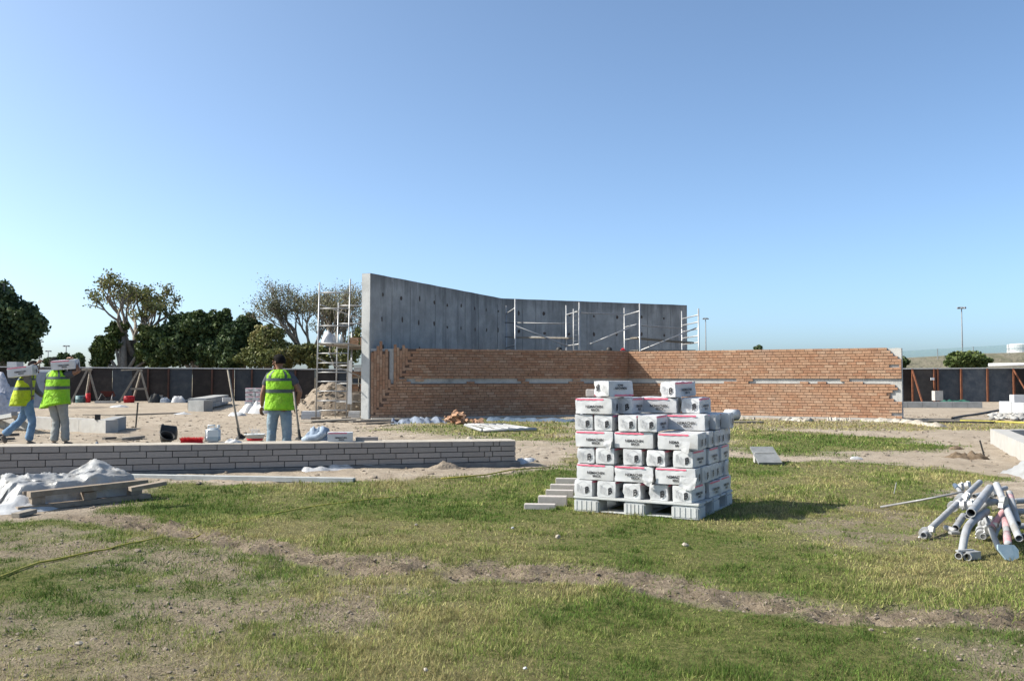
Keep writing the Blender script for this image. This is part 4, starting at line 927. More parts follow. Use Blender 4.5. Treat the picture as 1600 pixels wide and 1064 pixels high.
for (x_, y_, r_, lab) in ((801, 828, .022, 'small white litter scrap on the lawn left of the pallet'), (872, 842, .028, 'pale stone on the lawn in front of the pallet'), (1071, 855, .03, 'brownish stone on the lawn under the pallet'), (122, 1012, .02, 'beige clod near the bottom left of the lawn'), (820, 1056, .012, 'white scrap at the bottom edge of the lawn'), (665, 1060, .014, 'light stone at the bottom middle of the lawn'), (650, 822, .02, 'grey stone on the lawn before the low wall')):
    q = at(x_, y_); mb = MB(); mb.rock((q.x, q.y, gz(q.x, q.y)+.025), r_, .7); tag(mb.build('stone', mt['stone'] if 'stone' in lab or 'clod' in lab else mt['white_film']), lab, 'stone' if 'scrap' not in lab else 'litter')
for (x_, y_, r_, h_, lab) in ((1500, 716, .25, .11, 'dark brushwood clump on the sand by the upright peg'), (1494, 702, .18, .07, 'smaller dry brush clump at the end of the green strip'), (1522, 716, .22, .1, 'flat brown soil lump on the sand near the planter')):
    q = at(x_, y_); heap(q, r_, r_*.6, h_, M('dry brush', (.12, .085, .055), (.2, .15, .1), 20, 1, 1, 60, bdist=.02), 'dry_brush', lab, 'brush', int(x_), 12, .9)
q = at(1539, 716); tag(MB().tube([q, q+Vector((-.07, .02, .3))], .014, 8).build('marker_peg', mt['black']), 'dark peg standing in the sand beside the right planter', 'peg', 'marker pegs')
q = at(1223, 715); heap(at(1338, 717), .12, .05, .05, 'white_film', 'plastic_scrap', 'white plastic scrap on the sand right of the slab', 'litter', 3, 8, .9)
# ------------------------------------------------------------------ heap of scaffold tubes at the right
TG = 'tubes heaped on the lawn'
def tube_thing(pts, r, lab, mat='pipe_paint', open_=True, ext=None):
    a_ = pts[0]; t = empty('steel_tube', a_, lab, 'tube', TG)
    if len(pts) == 2 and open_:
        mb = MB(); mb.pipe(pts[0], pts[1], r, r*.16, 16, 0, 1); o = mb.build('tube', [mt[mat], mt['bore']], t, False); shade_auto(o, 40)
    else: MB().tube(pts, r, 14).build('tube', mt[mat], t, True)
    return t
def bend(p):   # smooth polyline
    out = []
    for i in range(len(p)-1):
        for k in range(5): out.append(p[i].lerp(p[i+1], k/5))
    out.append(p[-1])
    for _ in range(3):
        out = [out[0]]+[(out[i-1]+out[i]*2+out[i+1])/4 for i in range(1, len(out)-1)]+[out[-1]]
    return out
def clamp(parent, c, axis, r, n_=2):
    d = Vector(axis).normalized(); mb = MB(); c = Vector(c)
    for k in range(n_):
        p_ = c+d*(k-.5)*.07*(n_ > 1); mb.tube([p_-d*.02, p_+d*.02], r*1.3, 12)
        u = d.orthogonal().normalized(); mb.box(p_+u*r*1.6, (r*.9, r*1.1, r*1.1), rot=(k, .3, .6)); mb.tube([p_-u*r*1.7, p_+u*r*2.2], r*.22, 6)
    o = mb.build('coupler', mt['alu_pale'], parent); shade_auto(o, 40); return o
t = tube_thing([at(1443, 836, .035), at(1531, 753, .30)], .027, 'longest grey tube of the heap, reaching farthest left over the grass')
clamp(t, at(1500, 783, .18), Vector((1, 1.4, .2)), .042, 3); clamp(t, at(1446, 833, .04), Vector((1, 1.4, .2)), .04, 1); clamp(t, at(1489, 791, .15), Vector((1, 1.4, .2)), .038, 1)
t = tube_thing([at(1517, 801, .30), at(1547, 762, .36)], .035, 'fat short grey tube lying on top of the heap with its dark open end forward')
b_ = bend([at(1503, 864, .04), at(1507, 838, .15), at(1512, 822, .21), at(1525, 809, .24), at(1542, 799, .24)]); t = tube_thing(b_, .029, 'bent grey tube with a clamp foot at the front of the heap', open_=False)
mb = MB(); q = at(1505, 866, .035); mb.pipe(q+Vector((-.06, -.05, 0)), q+Vector((.02, .05, 0)), .026, .006, 14, 0, 1); mb.pipe(q+Vector((-.005, -.07, -.004)), q+Vector((.10, .05, 0)), .03, .006, 14, 0, 1); mb.box(q+Vector((.06, -.01, .0)), (.10, .07, .055), .3); mb.box(q+Vector((.01, 0, .03)), (.14, .03, .014), .3)
o = mb.build('clamp_foot', [mt['alu_pale'], mt['bore']], t); shade_auto(o, 40)
t = tube_thing([at(1592.5, 841, .13), at(1557, 757, .42)], .028, 'long grey tube slanting down to the right with its open end toward the viewer'); clamp(t, at(1568, 783, .34), Vector((1, -1.2, 0)), .034, 1)
t = tube_thing([at(1575, 850, .09), at(1571, 812, .2)], .027, 'pink painted tube capped by a blue grey plate', 'pipe_paint', False)
a_, b_ = at(1575, 850, .09), at(1571, 812, .2); MB().tube([a_.lerp(b_, .02), a_.lerp(b_, .42)], .0285, 14).build('paint_band', mt['pink_paint'], t, True); MB().tube([a_.lerp(b_, .62), b_], .0285, 14).build('paint_band', mt['pink_paint'], t, True)
q = at(1575.5, 862, .06); mb = MB()
pl = [(-.085, .015), (-.075, .05), (.06, .055), (.085, .02), (.07, -.04), (.0, -.075), (-.04, -.06)]
R_ = Euler((math.radians(62), .1, .15)).to_matrix(); vs = [q+R_@Vector((x_, y_, z_)) for z_ in (-.008, .008) for x_, y_ in pl]; mb.add(vs, [tuple(range(6, -1, -1)), tuple(range(7, 14))]+[(i, (i+1) % 7, 7+(i+1) % 7, 7+i) for i in range(7)]); mb.build('end_plate', mt['plate_blue'], t)
t = tube_thing([at(1549, 825, .14), at(1567, 800, .24)], .027, 'short tube with pink band in the middle of the heap', 'pink_paint'); clamp(t, at(1547, 826, .13), Vector((.4, 1, .3)), .034, 1)
t = tube_thing([at(1561, 858, .03), at(1539, 806, .2)], .022, 'thin pale tube leaning under the pink banded one', 'alu_pale')
t = tube_thing([at(1493, 825, .05), at(1505, 806, .1)], .03, 'stubby whitish tube with a round foot on the grass'); MB().tube([at(1478, 824, .03), at(1492, 829, .035)], .024, 12).build('round_foot', mt['alu_pale'], t, True); MB().box(at(1491, 832, .03), (.08, .05, .02), .1).build('base_plate', mt['alu_pale'], t)
b_ = bend([at(1527, 798, .2), at(1540, 787, .27), at(1555, 782, .28), at(1563, 788, .25)]); tube_thing(b_, .026, 'curved grey tube across the middle of the heap', open_=False)
t = tube_thing([at(1577, 770, .36), at(1590, 818, .17)], .027, 'grey tube with a pink ring right of the long slanting one'); a_, b_ = at(1577, 770, .36), at(1590, 818, .17); MB().tube([a_.lerp(b_, .12), a_.lerp(b_, .25)], .0285, 14).build('paint_band', mt['pink_paint'], t, True)
for i, (x0, y0, x1, y1, z_, lab) in enumerate(((1584, 783, 1660, 778, .26, 'upper one of the tubes lying level at the right of the heap'), (1586, 799, 1660, 797, .2, 'middle one of the tubes lying level at the right of the heap'), (1590, 822, 1660, 820, .1, 'lower one of the tubes lying level at the right of the heap'), (1597, 838, 1660, 832, .05, 'lowest of the tubes lying level at the right edge of the heap'))):
    tube_thing([at(x0, y0, z_), at(x1, y1, z_)], .026, lab)
t = tube_thing([at(1494, 760, .22), at(1503, 772, .2)], .02, 'small tube with a blue cap at the back of the heap', 'alu_pale'); MB().tube([at(1492, 758, .23), at(1497, 763, .22)], .024, 12).build('cap', mt['blue'], t)
for k, (x_, y_, z_, lab) in enumerate(((1507, 760, .2, 'loose coupler at the back of the tube heap'), (1533, 832, .06, 'loose coupler on the grass under the bent tube'), (1540, 818, .12, 'loose coupler wedged in the middle of the tube heap'), (1512, 789, .2, 'loose coupler on the longest tube'), (1552, 770, .24, 'loose coupler behind the fat short tube'))):
    c_ = empty('pipe_coupler', at(x_, y_, z_), lab, 'coupler', 'loose couplers in the tube heap'); clamp(c_, at(x_, y_, z_), (random.uniform(-1, 1), 1, random.uniform(-.5, .5)), .032, 2)
for i, (x0, y0, z0, x1, y1, z1, r_, lab) in enumerate(((1512, 806, .12, 1552, 772, .2, .024, 'thin dull tube under the fat short one'), (1536, 838, .04, 1586, 800, .1, .025, 'dull grey tube lying low across the middle of the heap'), (1522, 775, .16, 1572, 762, .2, .024, 'dull tube lying level at the back of the heap'), (1553, 838, .06, 1580, 775, .26, .022, 'thin grey tube beside the pink painted tube'), (1497, 812, .06, 1540, 786, .14, .024, 'grey tube half hidden below the longest tube'))):
    tube_thing([at(x0, y0, z0), at(x1, y1, z1)], r_, lab)
# white sheet and planter wall at the right edge
def sheet_right():
    mb = MB(); n_ = 22; vs = []; c_ = at(1648, 748)
    for i in range(n_+1):
        for j in range(n_+1):
            a_, b_ = i/n_-.5, j/n_-.5; e = sstep(0, .2, .5-max(abs(a_), abs(b_)))
            vs.append((c_.x+.12+a_*1.05+b_*.2, c_.y+b_*1.7, .02+e*(.05+.42*math.exp(-((a_-.1)/.3)**2)*(.5+.6*float(ridged(a_*3, b_*3, 3, 44)))+.06*float(ridged(a_*9, b_*9, 2, 45)))-.03*(e == 0)))
    mb.add(vs, [(i*(n_+1)+j, (i+1)*(n_+1)+j, (i+1)*(n_+1)+j+1, i*(n_+1)+j+1) for i in range(n_) for j in range(n_)])
    tag(mb.build('plastic_sheet', mt['sheet_film'], None, True), 'bright white plastic sheet bulging between tube heap and planter', 'plastic sheet')
sheet_right()
pw = empty('planter_wall', at(1548, 692), 'low white concrete planter wall at the right edge behind the white sheet', 'wall')
a_, b_ = at(1547.5, 693), at(1625, 736); d_ = (b_-a_).normalized(); n2 = Vector((-d_.y, d_.x, 0)); 
def slab(a_, b_, th, h_, name, mat, parent, z0=-.1): 
    d_ = (b_-a_).normalized(); n_ = Vector((-d_.y, d_.x, 0)); p_ = [a_, b_, b_+n_*th, a_+n_*th]; return MB().prism([(v.x, v.y) for v in p_], z0, h_).build(name, mt[mat], parent)
slab(a_, b_, .3, .30, 'front_wall', 'kerb', pw); c0 = a_+n2*.3
e_ = at(1600, 680); slab(c0+Vector((.01, .004, 0)), c0+Vector((3.2, .9, 0)), .25, .28, 'back_wall', 'kerb', pw); slab(a_+d_*1.9+n2*.3+Vector((.0, .006, 0)), a_+d_*1.9+n2*2.2, .25, .27, 'cross_wall', 'kerb', pw)
MB().prism([((c0+d_*.4).x, (c0+d_*.4).y), ((b_+n2*.3).x, (b_+n2*.3).y), ((b_+n2*2).x, (b_+n2*2).y), ((c0+n2*1.5+d_*1.5).x, (c0+n2*1.5+d_*1.5).y)], -.1, .02).build('soil', mt['dark_mortar'], pw)
# ------------------------------------------------------------------ mid ground left: concrete edging, block stack, mound
cw = empty('concrete_kerb', at(165, 677.6), 'white concrete kerb wall with a cut end, behind the carrying workers', 'kerb')
a_, b_, c_ = at(-90, 664), at(165, 677.6), at(197, 668.5)
N = 7
for i in range(N):
    p0, p1 = a_.lerp(b_, i/N), a_.lerp(b_, (i+1)/N); d_ = (b_-a_).normalized(); slab(p0+d_*.006, p1-d_*.006, .34, .325+.004*(i % 2), 'kerb_panel', 'kerb', cw)
d_ = (c_-b_).normalized(); nn_ = Vector((-d_.y, d_.x, 0)); s0 = b_+Vector((-.012, .36, 0)); slab(s0, c_, .3, .315, 'kerb_panel', 'concrete', cw)
q = b_+Vector((-.5, .5, .325)); tag(MB().box(b_+Vector((-.3, .22, .39)), (.12, .1, .13), .3).build('black_block', mt['black']), 'small black block left on the white kerb wall', 'block')
bs = empty('block_stack', at(320, 642), 'row of grey precast kerb blocks stacked on timber before the dark fence', 'block stack')
a_, b_ = at(321, 641.5), at(357, 632)
for r_ in range(2):
    for i in range(5):
        p0, p1 = a_.lerp(b_, i/5), a_.lerp(b_, (i+1)/5); d_ = (b_-a_).normalized(); slab(p0+d_*.02, p1-d_*.02, .7, .06+.22*(r_+1)-.01, 'kerb_block', 'concrete' if (i+r_) % 2 else 'kerb', bs, .06+.22*r_+.002)
for i in (.1, .5, .9): p_ = a_.lerp(b_, i); MB().box(p_+Vector((-.3, .1, .03)), (1.0, .12, .06), .2).build('bearer', mt['wood_grey'], bs)
a2 = at(294, 642.5); slab(a2, at(318, 643), .5, .44, 'kerb_block', 'concrete', bs, .0)
tag(MB().box(at(349, 624, .55)+Vector((0, .4, -.02)), (.3, .2, .16), .4).build('white_bag', mt['white_film']), 'small white bag lying on the grey block stack', 'bag')
# distant pallet of cartons and white bags
q = at(406, 642)
for r_ in range(5):
    for i in range(3):
        o = carton(q+Vector((-.42+.42*i+random.uniform(-.02, .02), .15, .08+.172*r_)), random.uniform(-.03, .03), f'white carton on the far pallet, {("bottom", "second", "third", "fourth", "top")[r_]} layer, {("left", "middle", "right")[i]} column', 'white cartons on the far pallet', i+r_, 1.02)
tag(MB().box(q+Vector((0, .3, .04)), (1.3, .9, .07)).build('pallet', mt['wood_grey']), 'timber pallet under the far carton stack behind the standing worker', 'pallet')
for (x_, y_, rx, h_, lab) in ((393, 645, .42, .3, 'white sack slumped left of the far carton pallet'), (412, 646, .55, .5, 'white sack piled before the far carton pallet'), (372, 650, .35, .12, 'flat white sack on the sand left of the far pallet')):
    heap(at(x_, y_), rx, .3, h_, 'white_film', 'white_sack', lab, 'sack', int(x_), 12, .5, 'white sacks near the far pallet', sharp=2)
mdm = at(517, 642)
heap(Vector((-6.6, 32.9, -.02)), 1.55, 1.3, 1.42, 'sand', 'sand_mound', 'big grey brown mound of earth behind the scaffold tower', 'mound', 51, 44, .42, sharp=.8)
mb = MB()
for i in range(160):
    a_ = random.uniform(0, 6.28); r_ = 1.75*math.sqrt(random.random()); mb.rock((-6.6+r_*math.cos(a_), 32.6+.9*r_*math.sin(a_), max(.03, 1.1*(1-(r_/1.7)**1.4))), random.uniform(.03, .1))
tag(mb.build('clods', mt['sand']), 'loose clods on and around the earth mound', None, None, 'stuff')
for (x_, y_, w_, h_, lab) in ((484, 655, .6, .26, 'low white carton bundle at the foot of the earth mound'), (552, 653, .38, .22, 'white carton bundle between scaffold tower and concrete wall end')):
    q = at(x_, y_); c2 = empty('wrapped_bundle', q, lab, 'bundle', 'wrapped bundles near the scaffold'); MB().box(q+Vector((0, .2, h_*.3)), (w_, .4, h_*.58), .1).build('bundle', mt['white_film'], c2); MB().box(q+Vector((0.01, .2, h_*.8)), (w_*.96, .38, h_*.38), .06).build('bundle', mt['carton'], c2)
# boards at the scaffold foot, blue sheet, brick rubble, lying frame
for i, (x0, y0, x1, y1, w_, mat, lab) in enumerate(((478, 661, 560, 657, .5, 'wood_grey', 'wide grey board at the foot of the scaffold tower'), (548, 663, 640, 660, .3, 'black_board', 'dark board lying before the concrete wall end'), (560, 659, 625, 657, .3, 'wood_grey', 'pale board lying against the brick wall foot'), (568, 666, 612, 664, .25, 'wood', 'brown board lying nearest the lawn by the wall end'))):
    a_, b_ = at(x0, y0), at(x1, y1); a_.z = b_.z = .05+.03*(i % 2); tag(MB().beam(a_, b_, w_, .04).build('board', mt[mat]), lab, 'board', 'boards at the wall end')
patch([at(612, 661), at(650, 661), at(692, 660)], .4, .12, 'plastic_sheet', mt['pale_blue'], 'crumpled blue grey sheet along the shaded brick wall foot', 'plastic sheet', 22, 46)
patch([at(760, 657), at(830, 658), at(900, 659)], .25, .08, 'plastic_sheet', mt['blue'], 'flat bluish sheet along the shaded wall foot near the cartons', 'plastic sheet', 25, 36)
rp_ = empty('brick_rubble', at(717, 663), 'heap of broken terracotta bricks on the grass before the shaded wall', 'rubble heap')
random.seed(21)
for i in range(60):
    t = random.random(); x_ = 700+random.gauss(14, 9) if t < .75 else random.uniform(725, 752); hgt = max(0, .34*(1-abs(x_-714)/20)); q = at(min(max(x_, 692), 754), 662+random.uniform(-2.5, 1.5)); l_ = random.uniform(.1, .26)
    o = MB().box((0, 0, 0), (l_, .09, .07)).build('brick', mt['brick'], rp_, world=False); o.location = q-rp_.location+Vector((0, 0, .04+random.random()*hgt)); o.rotation_euler = (random.uniform(-.8, .8), random.uniform(-.8, .8), random.uniform(0, 3.1))
fl = empty('lying_frame', at(770, 668), 'aluminium scaffold frame lying flat on the grass by the brick rubble', 'frame')
a_, b_, c_, e_ = at(727, 664, .05), at(753, 672.5, .05), at(838, 670.5, .06), at(790, 663.5, .06)
for p0, p1 in ((a_, b_), (a_.lerp(e_, .05), e_), (b_.lerp(c_, .02), c_)): MB().tube([p0, p1], .045, 10).build('rail', mt['alu_pale'], fl, True)
for t in (.22, .42, .6, .78, .95): MB().tube([a_.lerp(e_, t), b_.lerp(c_, t)], .035, 8).build('rung', mt['alu_pale'], fl, True)
MB().box(at(797, 671, .04), (.12, .12, .1)).build('foot', mt['alu_pale'], fl)
for (x_, y_, lab) in ((822, 627, 'dark stake standing in sand right of the white kerb wall'),):
    q = at(212, 668); tag(MB().tube([q, q+Vector((.05, 0, .68))], .022, 8).build('marker_peg', mt['black']), lab, 'peg', 'marker pegs')
q = at(81, 674); tag(MB().tube([q, q+Vector((.01, 0, .55))], .012, 8).build('marker_peg', mt['rust']), 'thin rusty stake before the white kerb wall', 'peg', 'marker pegs')
for i, (x0, y0, x1, y1, lab) in enumerate(((162, 688, 180, 687, 'short dark plank on the sand behind the low wall'), (186, 689, 222, 685, 'longer greenish plank on the sand behind the low wall'), (-10, 683, 28, 681, 'black plank lying left behind the walking worker'), (-10, 690, 20, 688, 'second black plank lying nearer by the walking worker foot'))):
    a_, b_ = at(x0, y0), at(x1, y1); a_.z = b_.z = .04; tag(MB().beam(a_, b_, .14, .05).build('plank', mt['wood_grey' if i == 1 else 'black_board']), lab, 'plank', 'planks on the sand behind the low wall')
pts = [at(x_, y_)+Vector((0, 0, .02)) for x_, y_ in ((130, 649), (180, 649.5), (230, 648), (290, 646))]; tag(MB().tube(pts, .03, 6).build('cable', mt['wood_grey']), 'dull cable crossing the sand left of the block stack', 'cable')
# ------------------------------------------------------------------ right background ground things
k2 = empty('concrete_kerb', at(1470, 637.5), 'long low grey kerb wall beyond the brick wall end', 'kerb')
a_, b_ = at(1395, 637), at(1535, 637.5)
for i in range(6): p0, p1 = a_.lerp(b_, i/6), a_.lerp(b_, (i+1)/6); slab(p0+Vector((.01, 0, 0)), p1, .35, .27, 'kerb_panel', 'concrete', k2)
tag(MB().box(at(1465, 631)+Vector((0, 0, .42)), (.42, .35, .5)).build('concrete_block', mt['kerb']), 'square pale concrete block behind the long low kerb', 'block')
k3 = empty('concrete_kerb', at(1580, 648), 'white painted kerb wall ringed by rubble near the right edge', 'kerb')
a_, b_ = at(1561, 649), at(1640, 650.5)
for i in range(4): p0, p1 = a_.lerp(b_, i/4), a_.lerp(b_, (i+1)/4); slab(p0+Vector((.008, 0, 0)), p1, .4, .46 if i else .5, 'kerb_panel', 'far_white', k3)
mb = MB()
for i in range(70): q = at(random.uniform(1545, 1600), random.uniform(649, 657)); mb.rock((q.x, q.y, .06), random.uniform(.05, .14))
tag(mb.build('rubble', mt['kerb']), 'white rubble strewn along the painted kerb wall', None, None, 'stuff')
q = at(1592, 632); wb = empty('white_barrier', q, 'white plastic barrier block against the right fence', 'barrier'); MB().box(q+Vector((.6, 0, .28)), (1.9, .4, .42)).build('body', mt['far_white'], wb); MB().box(q+Vector((-.25, 0, .03)), (.16, .4, .1)).build('foot', mt['far_white'], wb); MB().box(q+Vector((.3, 0, .03)), (.16, .4, .1)).build('foot', mt['far_white'], wb)
for (pp, mat, lab) in (([(1488, 655), (1500, 652), (1530, 648), (1560, 642)], 'black', 'black hose curving over the sand before the painted kerb'), ([(1405, 657), (1450, 660), (1500, 661), (1555, 662)], 'black', 'black hose running past the end of the brick wall'), ([(1500, 659), (1560, 660.5), (1620, 663)], 'yellow_hose', 'yellow hose along the grass at the right edge')):
    pts = bend([at(x_, y_)+Vector((0, 0, .03)) for x_, y_ in pp]); tag(MB().tube(pts, .04, 6).build('hose', mt[mat], None, True), lab, 'hose')
tag(patch([at(1472, 629.5), at(1512, 629.5)], .4, .13, 'green_net', M('green net', (.015, .09, .06), (.01, .05, .04), 6, .8, .3, 20), 'heap of green netting behind the long low kerb', 'netting', 33, 20))
q = at(1136, 657); tag(MB().tube([q+Vector((0, .1, .18)), q+Vector((.4, .25, .18))], .17, 14).build('white_drum', mt['jerry'], None, True), 'white drum lying behind the shaded side of the carton stack', 'drum')
q = at(1165, 661); tag(MB().box(q+Vector((0, 0, .03)), (1.0, .3, .05), .1).build('board', mt['wood_grey']), 'small board on the grass right of the carton stack', 'board', 'boards at the wall end')
# ------------------------------------------------------------------ scaffolds
def frame(root, b0, b1, t0, t1, rungs, r=.023, mat='alu'):
    """two posts and the rungs between them"""
    for a_, b_ in ((b0, t0), (b1, t1)): MB().tube([a_, b_], r, 10).build('post', mt[mat], root, True)
    for z_ in rungs:
        p0 = b0.lerp(t0, (z_-b0.z)/(t0.z-b0.z)); p1 = b1.lerp(t1, (z_-b1.z)/(t1.z-b1.z)); MB().tube([p0, p1], r*.85, 8).build('rung', mt['alu_pale'], root, True)
sc = empty('scaffold_tower', at(518, 655), 'narrow ladder frame scaffold tower beside the bright end of the concrete wall', 'scaffold')
Yd = 28.9
p0, p1, q0, q1 = atd(493.5, 655, Yd), atd(541, 655, Yd), atd(499.5, 441, Yd), atd(547.5, 436, Yd); p0.z = p1.z = 0.0
zz = lambda y_: HC+(590-y_)*Yd/F
frame(sc, p0, p1, q0, q1, [zz(y_) for y_ in (457, 482, 509, 536, 552, 567, 581.6, 596, 611, 626, 641)])
Dv = Vector((.25, 1.9, 0))
frame(sc, p0+Dv, p1+Dv, q0+Dv-Vector((0, 0, .5)), q1+Dv-Vector((0, 0, .5)), [zz(y_) for y_ in (470, 500, 540, 570, 600, 630)])
zd = zz(538)
for k in range(2): MB().beam((p0.lerp(q0, .55)+Vector((.02+.0, -.25, 0))).to_3d()*1, (p0.lerp(q0, .55)+Vector((.02, 2.2, 0))), .4, .04) if False else None
for k in range(2):
    xa = p0.x+.3+.5*k; MB().beam((xa, Yd-.15, zd), (xa+.28, Yd+2.2, zd), .46, .05).build('plank', mt['wood_grey'], sc)
MB().tube([Vector((p0.x+.1, Yd+.05, zz(476))), Vector((p1.x+.3, Yd+1.9, zz(495)))], .02, 8).build('brace', mt['alu'], sc, True)
MB().tube([Vector((p0.x+.05, Yd+.05, zz(560))), Vector((p1.x+.3, Yd+1.9, zz(592)))], .02, 8).build('brace', mt['alu'], sc, True)
for p_ in (p0, p1): MB().box(p_+Vector((0, 0, .04)), (.3, .26, .08), .2).build('sole_board', mt['wood'], sc)
q = Vector((p0.x+.36, Yd+.2, zd+.027)); heap(q, .25, .2, .36, 'white_film', 'white_sack', 'white sack standing on the scaffold tower platform', 'sack', 61, 12, .5, sharp=2.5)
q = Vector((p0.x+.75, Yd+.2, zd+.027)); tag(MB().lathe([(.055, 0), (.055, .2), (.03, .25), (.03, .3)], q, 10).build('white_bottle', mt['jerry'], None, True), 'white bottle on the scaffold tower platform', 'bottle')
# second staging beside the wall end: shelves with bricks
s3 = empty('brick_staging', at(553, 650), 'staging of boards with stacked bricks between scaffold tower and wall end', 'staging')
bx, by = -5.25, 30.9
for dx in (-.28, .3): MB().tube([(bx+dx, by, 0), (bx+dx, by, 2.9)], .03, 8).build('post', mt['alu'], s3, True)
for z_ in (.85, 1.35, 2.35): MB().box((bx, by+.1, z_), (.85, .5, .05)).build('board', mt['wood'], s3)
mb = 0
for z_, n_ in ((.875, 3), (1.375, 2), (2.375, 4)):
    for r_ in range(n_):
        for c_ in range(2): o = link('brick', bm_unit, s3, Vector((bx-.18+.36*c_+random.uniform(-.03, .03), by-.02, z_+.045+.09*r_))-s3.location, (0, 0, random.uniform(-.1, .1)), (.3, .12, .08))
tag(MB().box((bx+.05, by-.05, 1.64), (.45, .3, .16), .1).build('white_bag', mt['white_film']), 'white bag on the middle board of the brick staging', 'bag')
MB().box((bx-.32, by-.15, 1.2), (.16, .04, 1.5)).build('side_board', mt['far_white'], s3)
# scaffolds in the gap behind the brick wall
def back_scaffold(name, label, f0, f1, rails, braces, planks):
    root = empty(name, (f0[0][0], f0[0][1], 0), label, 'scaffold', 'scaffolds standing behind the brick wall')
    for fr in (f0, f1):
        (x0, y0, t0), (x1, y1, t1), rg = fr
        frame(root, Vector((x0, y0, 0)), Vector((x1, y1, 0)), Vector((x0, y0, t0)), Vector((x1, y1, t1)), rg, .03)
    for a_, b_ in rails+braces: MB().tube([a_, b_], .024, 8).build('rail' if (a_, b_) in rails else 'brace', mt['dull_steel'] if (a_, b_) in rails else mt['alu'], root, True)
    for a_, b_, w_ in planks: MB().beam(a_, b_, w_, .05).build('plank', mt['wood_grey'], root)
    return root
def W_(px, py, Y): return atd(px, py, Y)
def fz(py, Y): return HC+(590-py)*Y/F
# near posts stand on the camera side, far posts by the concrete wall
def px2x(px, Y): return (px-800)/F*Y
Yn, Yf = 33.4, 35.4
n1, f1_ = (px2x(805, Yn+1.0), Yn+1.0, fz(467, Yn+1)), (px2x(791, 37.6), 37.6, fz(478, 37.6))
n2_, f2 = (px2x(905.5, Yn), Yn, fz(472, Yn)), (px2x(885, Yf), Yf, fz(477, Yf))
n3, f3 = (px2x(1000, Yn+.5), Yn+.5, fz(474, Yn+.5)), (px2x(976, 36.2), 36.2, fz(481, 36.2))
n4, f4 = (px2x(1092, 34.6), 34.6, fz(482, 34.6)), (px2x(1066, 37), 37, fz(486, 37))
back_scaffold('scaffold_bay', 'scaffold bay in the fold of the concrete wall, behind the brick wall', (f1_, n1, [fz(481, Yn+1), 2.6, 1.4]), (f2, n2_, [fz(486, Yn), 2.6, 1.4]),
    [(W_(789, 504, 37), W_(895, 506, Yf)), (W_(789, 526, 37), W_(893, 527, Yf))], [(W_(806, 509, Yn+1), W_(888, 541, 34.6))], [(W_(800, 527.5, 36.8), W_(893, 528.5, 35.2), .5)])
back_scaffold('scaffold_bay', 'scaffold bay reaching past the right end of the concrete wall', (f3, n3, [fz(486, Yn+.5), fz(506, Yn+.5), fz(527, Yn+.5), 1.4]), (f4, n4, [fz(492, 34.6), fz(503, 34.6), fz(513.5, 34.6), fz(524.5, 34.6), fz(535, 34.6), 1.4]),
    [(W_(1003, 509, Yn+.5), W_(1070, 513, 36.5)), (W_(905, 489, Yn), W_(975, 491, 35.8))], [(W_(922, 537.5, Yn), W_(998, 506, Yn+.4)), (W_(1000, 548, Yn+.6), W_(1088, 512.5, 34.5))], [(W_(990, 528, Yn+.9), W_(1078, 535.5, 35.4), .5), (W_(990, 548, Yn+.9), W_(1080, 548, 35.4), .6), (W_(885, 549, Yn+.4), W_(990, 549, Yn+.9), .6)])
lad = empty('ladder', (px2x(900, Yn), Yn-.1, 0), 'short double ladder frame tied to the middle post behind the brick wall', 'ladder')
for px in (896, 904.5): MB().tube([Vector((px2x(px, Yn), Yn-.1, 1.5)), Vector((px2x(px, Yn), Yn-.1, fz(483, Yn)))], .022, 8).build('rail', mt['alu_pale'], lad, True)
for y_ in (486, 494, 501, 508, 516, 524, 533, 540, 547): MB().tube([Vector((px2x(896, Yn), Yn-.1, fz(y_, Yn))), Vector((px2x(904.5, Yn), Yn-.1, fz(y_, Yn)))], .018, 6).build('rung', mt['alu_pale'], lad, True)
for px, lab, dY in ((873.5, 'black rubber bucket upturned on the planks behind the brick wall, left one', .45), (952, 'black rubber bucket upturned on the planks behind the brick wall, right one', .65)):
    Y_ = Yn+dY; q = Vector((px2x(px, Y_), Y_, fz(548.2, Y_))); tag(MB().lathe([(.1, -.12), (.12, 0), (.118, .06), (.09, .12), (.04, .145)], q, 14).build('bucket', mt['black'], None, True), lab, 'bucket', 'black buckets on the planks')
q = Vector((px2x(974, Yn+.7), Yn+.7, fz(548.2, Yn+.7))); heap(q, .12, .08, .09, 'red', 'red_rag', 'red rag on the planks behind the brick wall', 'rag', 5, 8, .8)

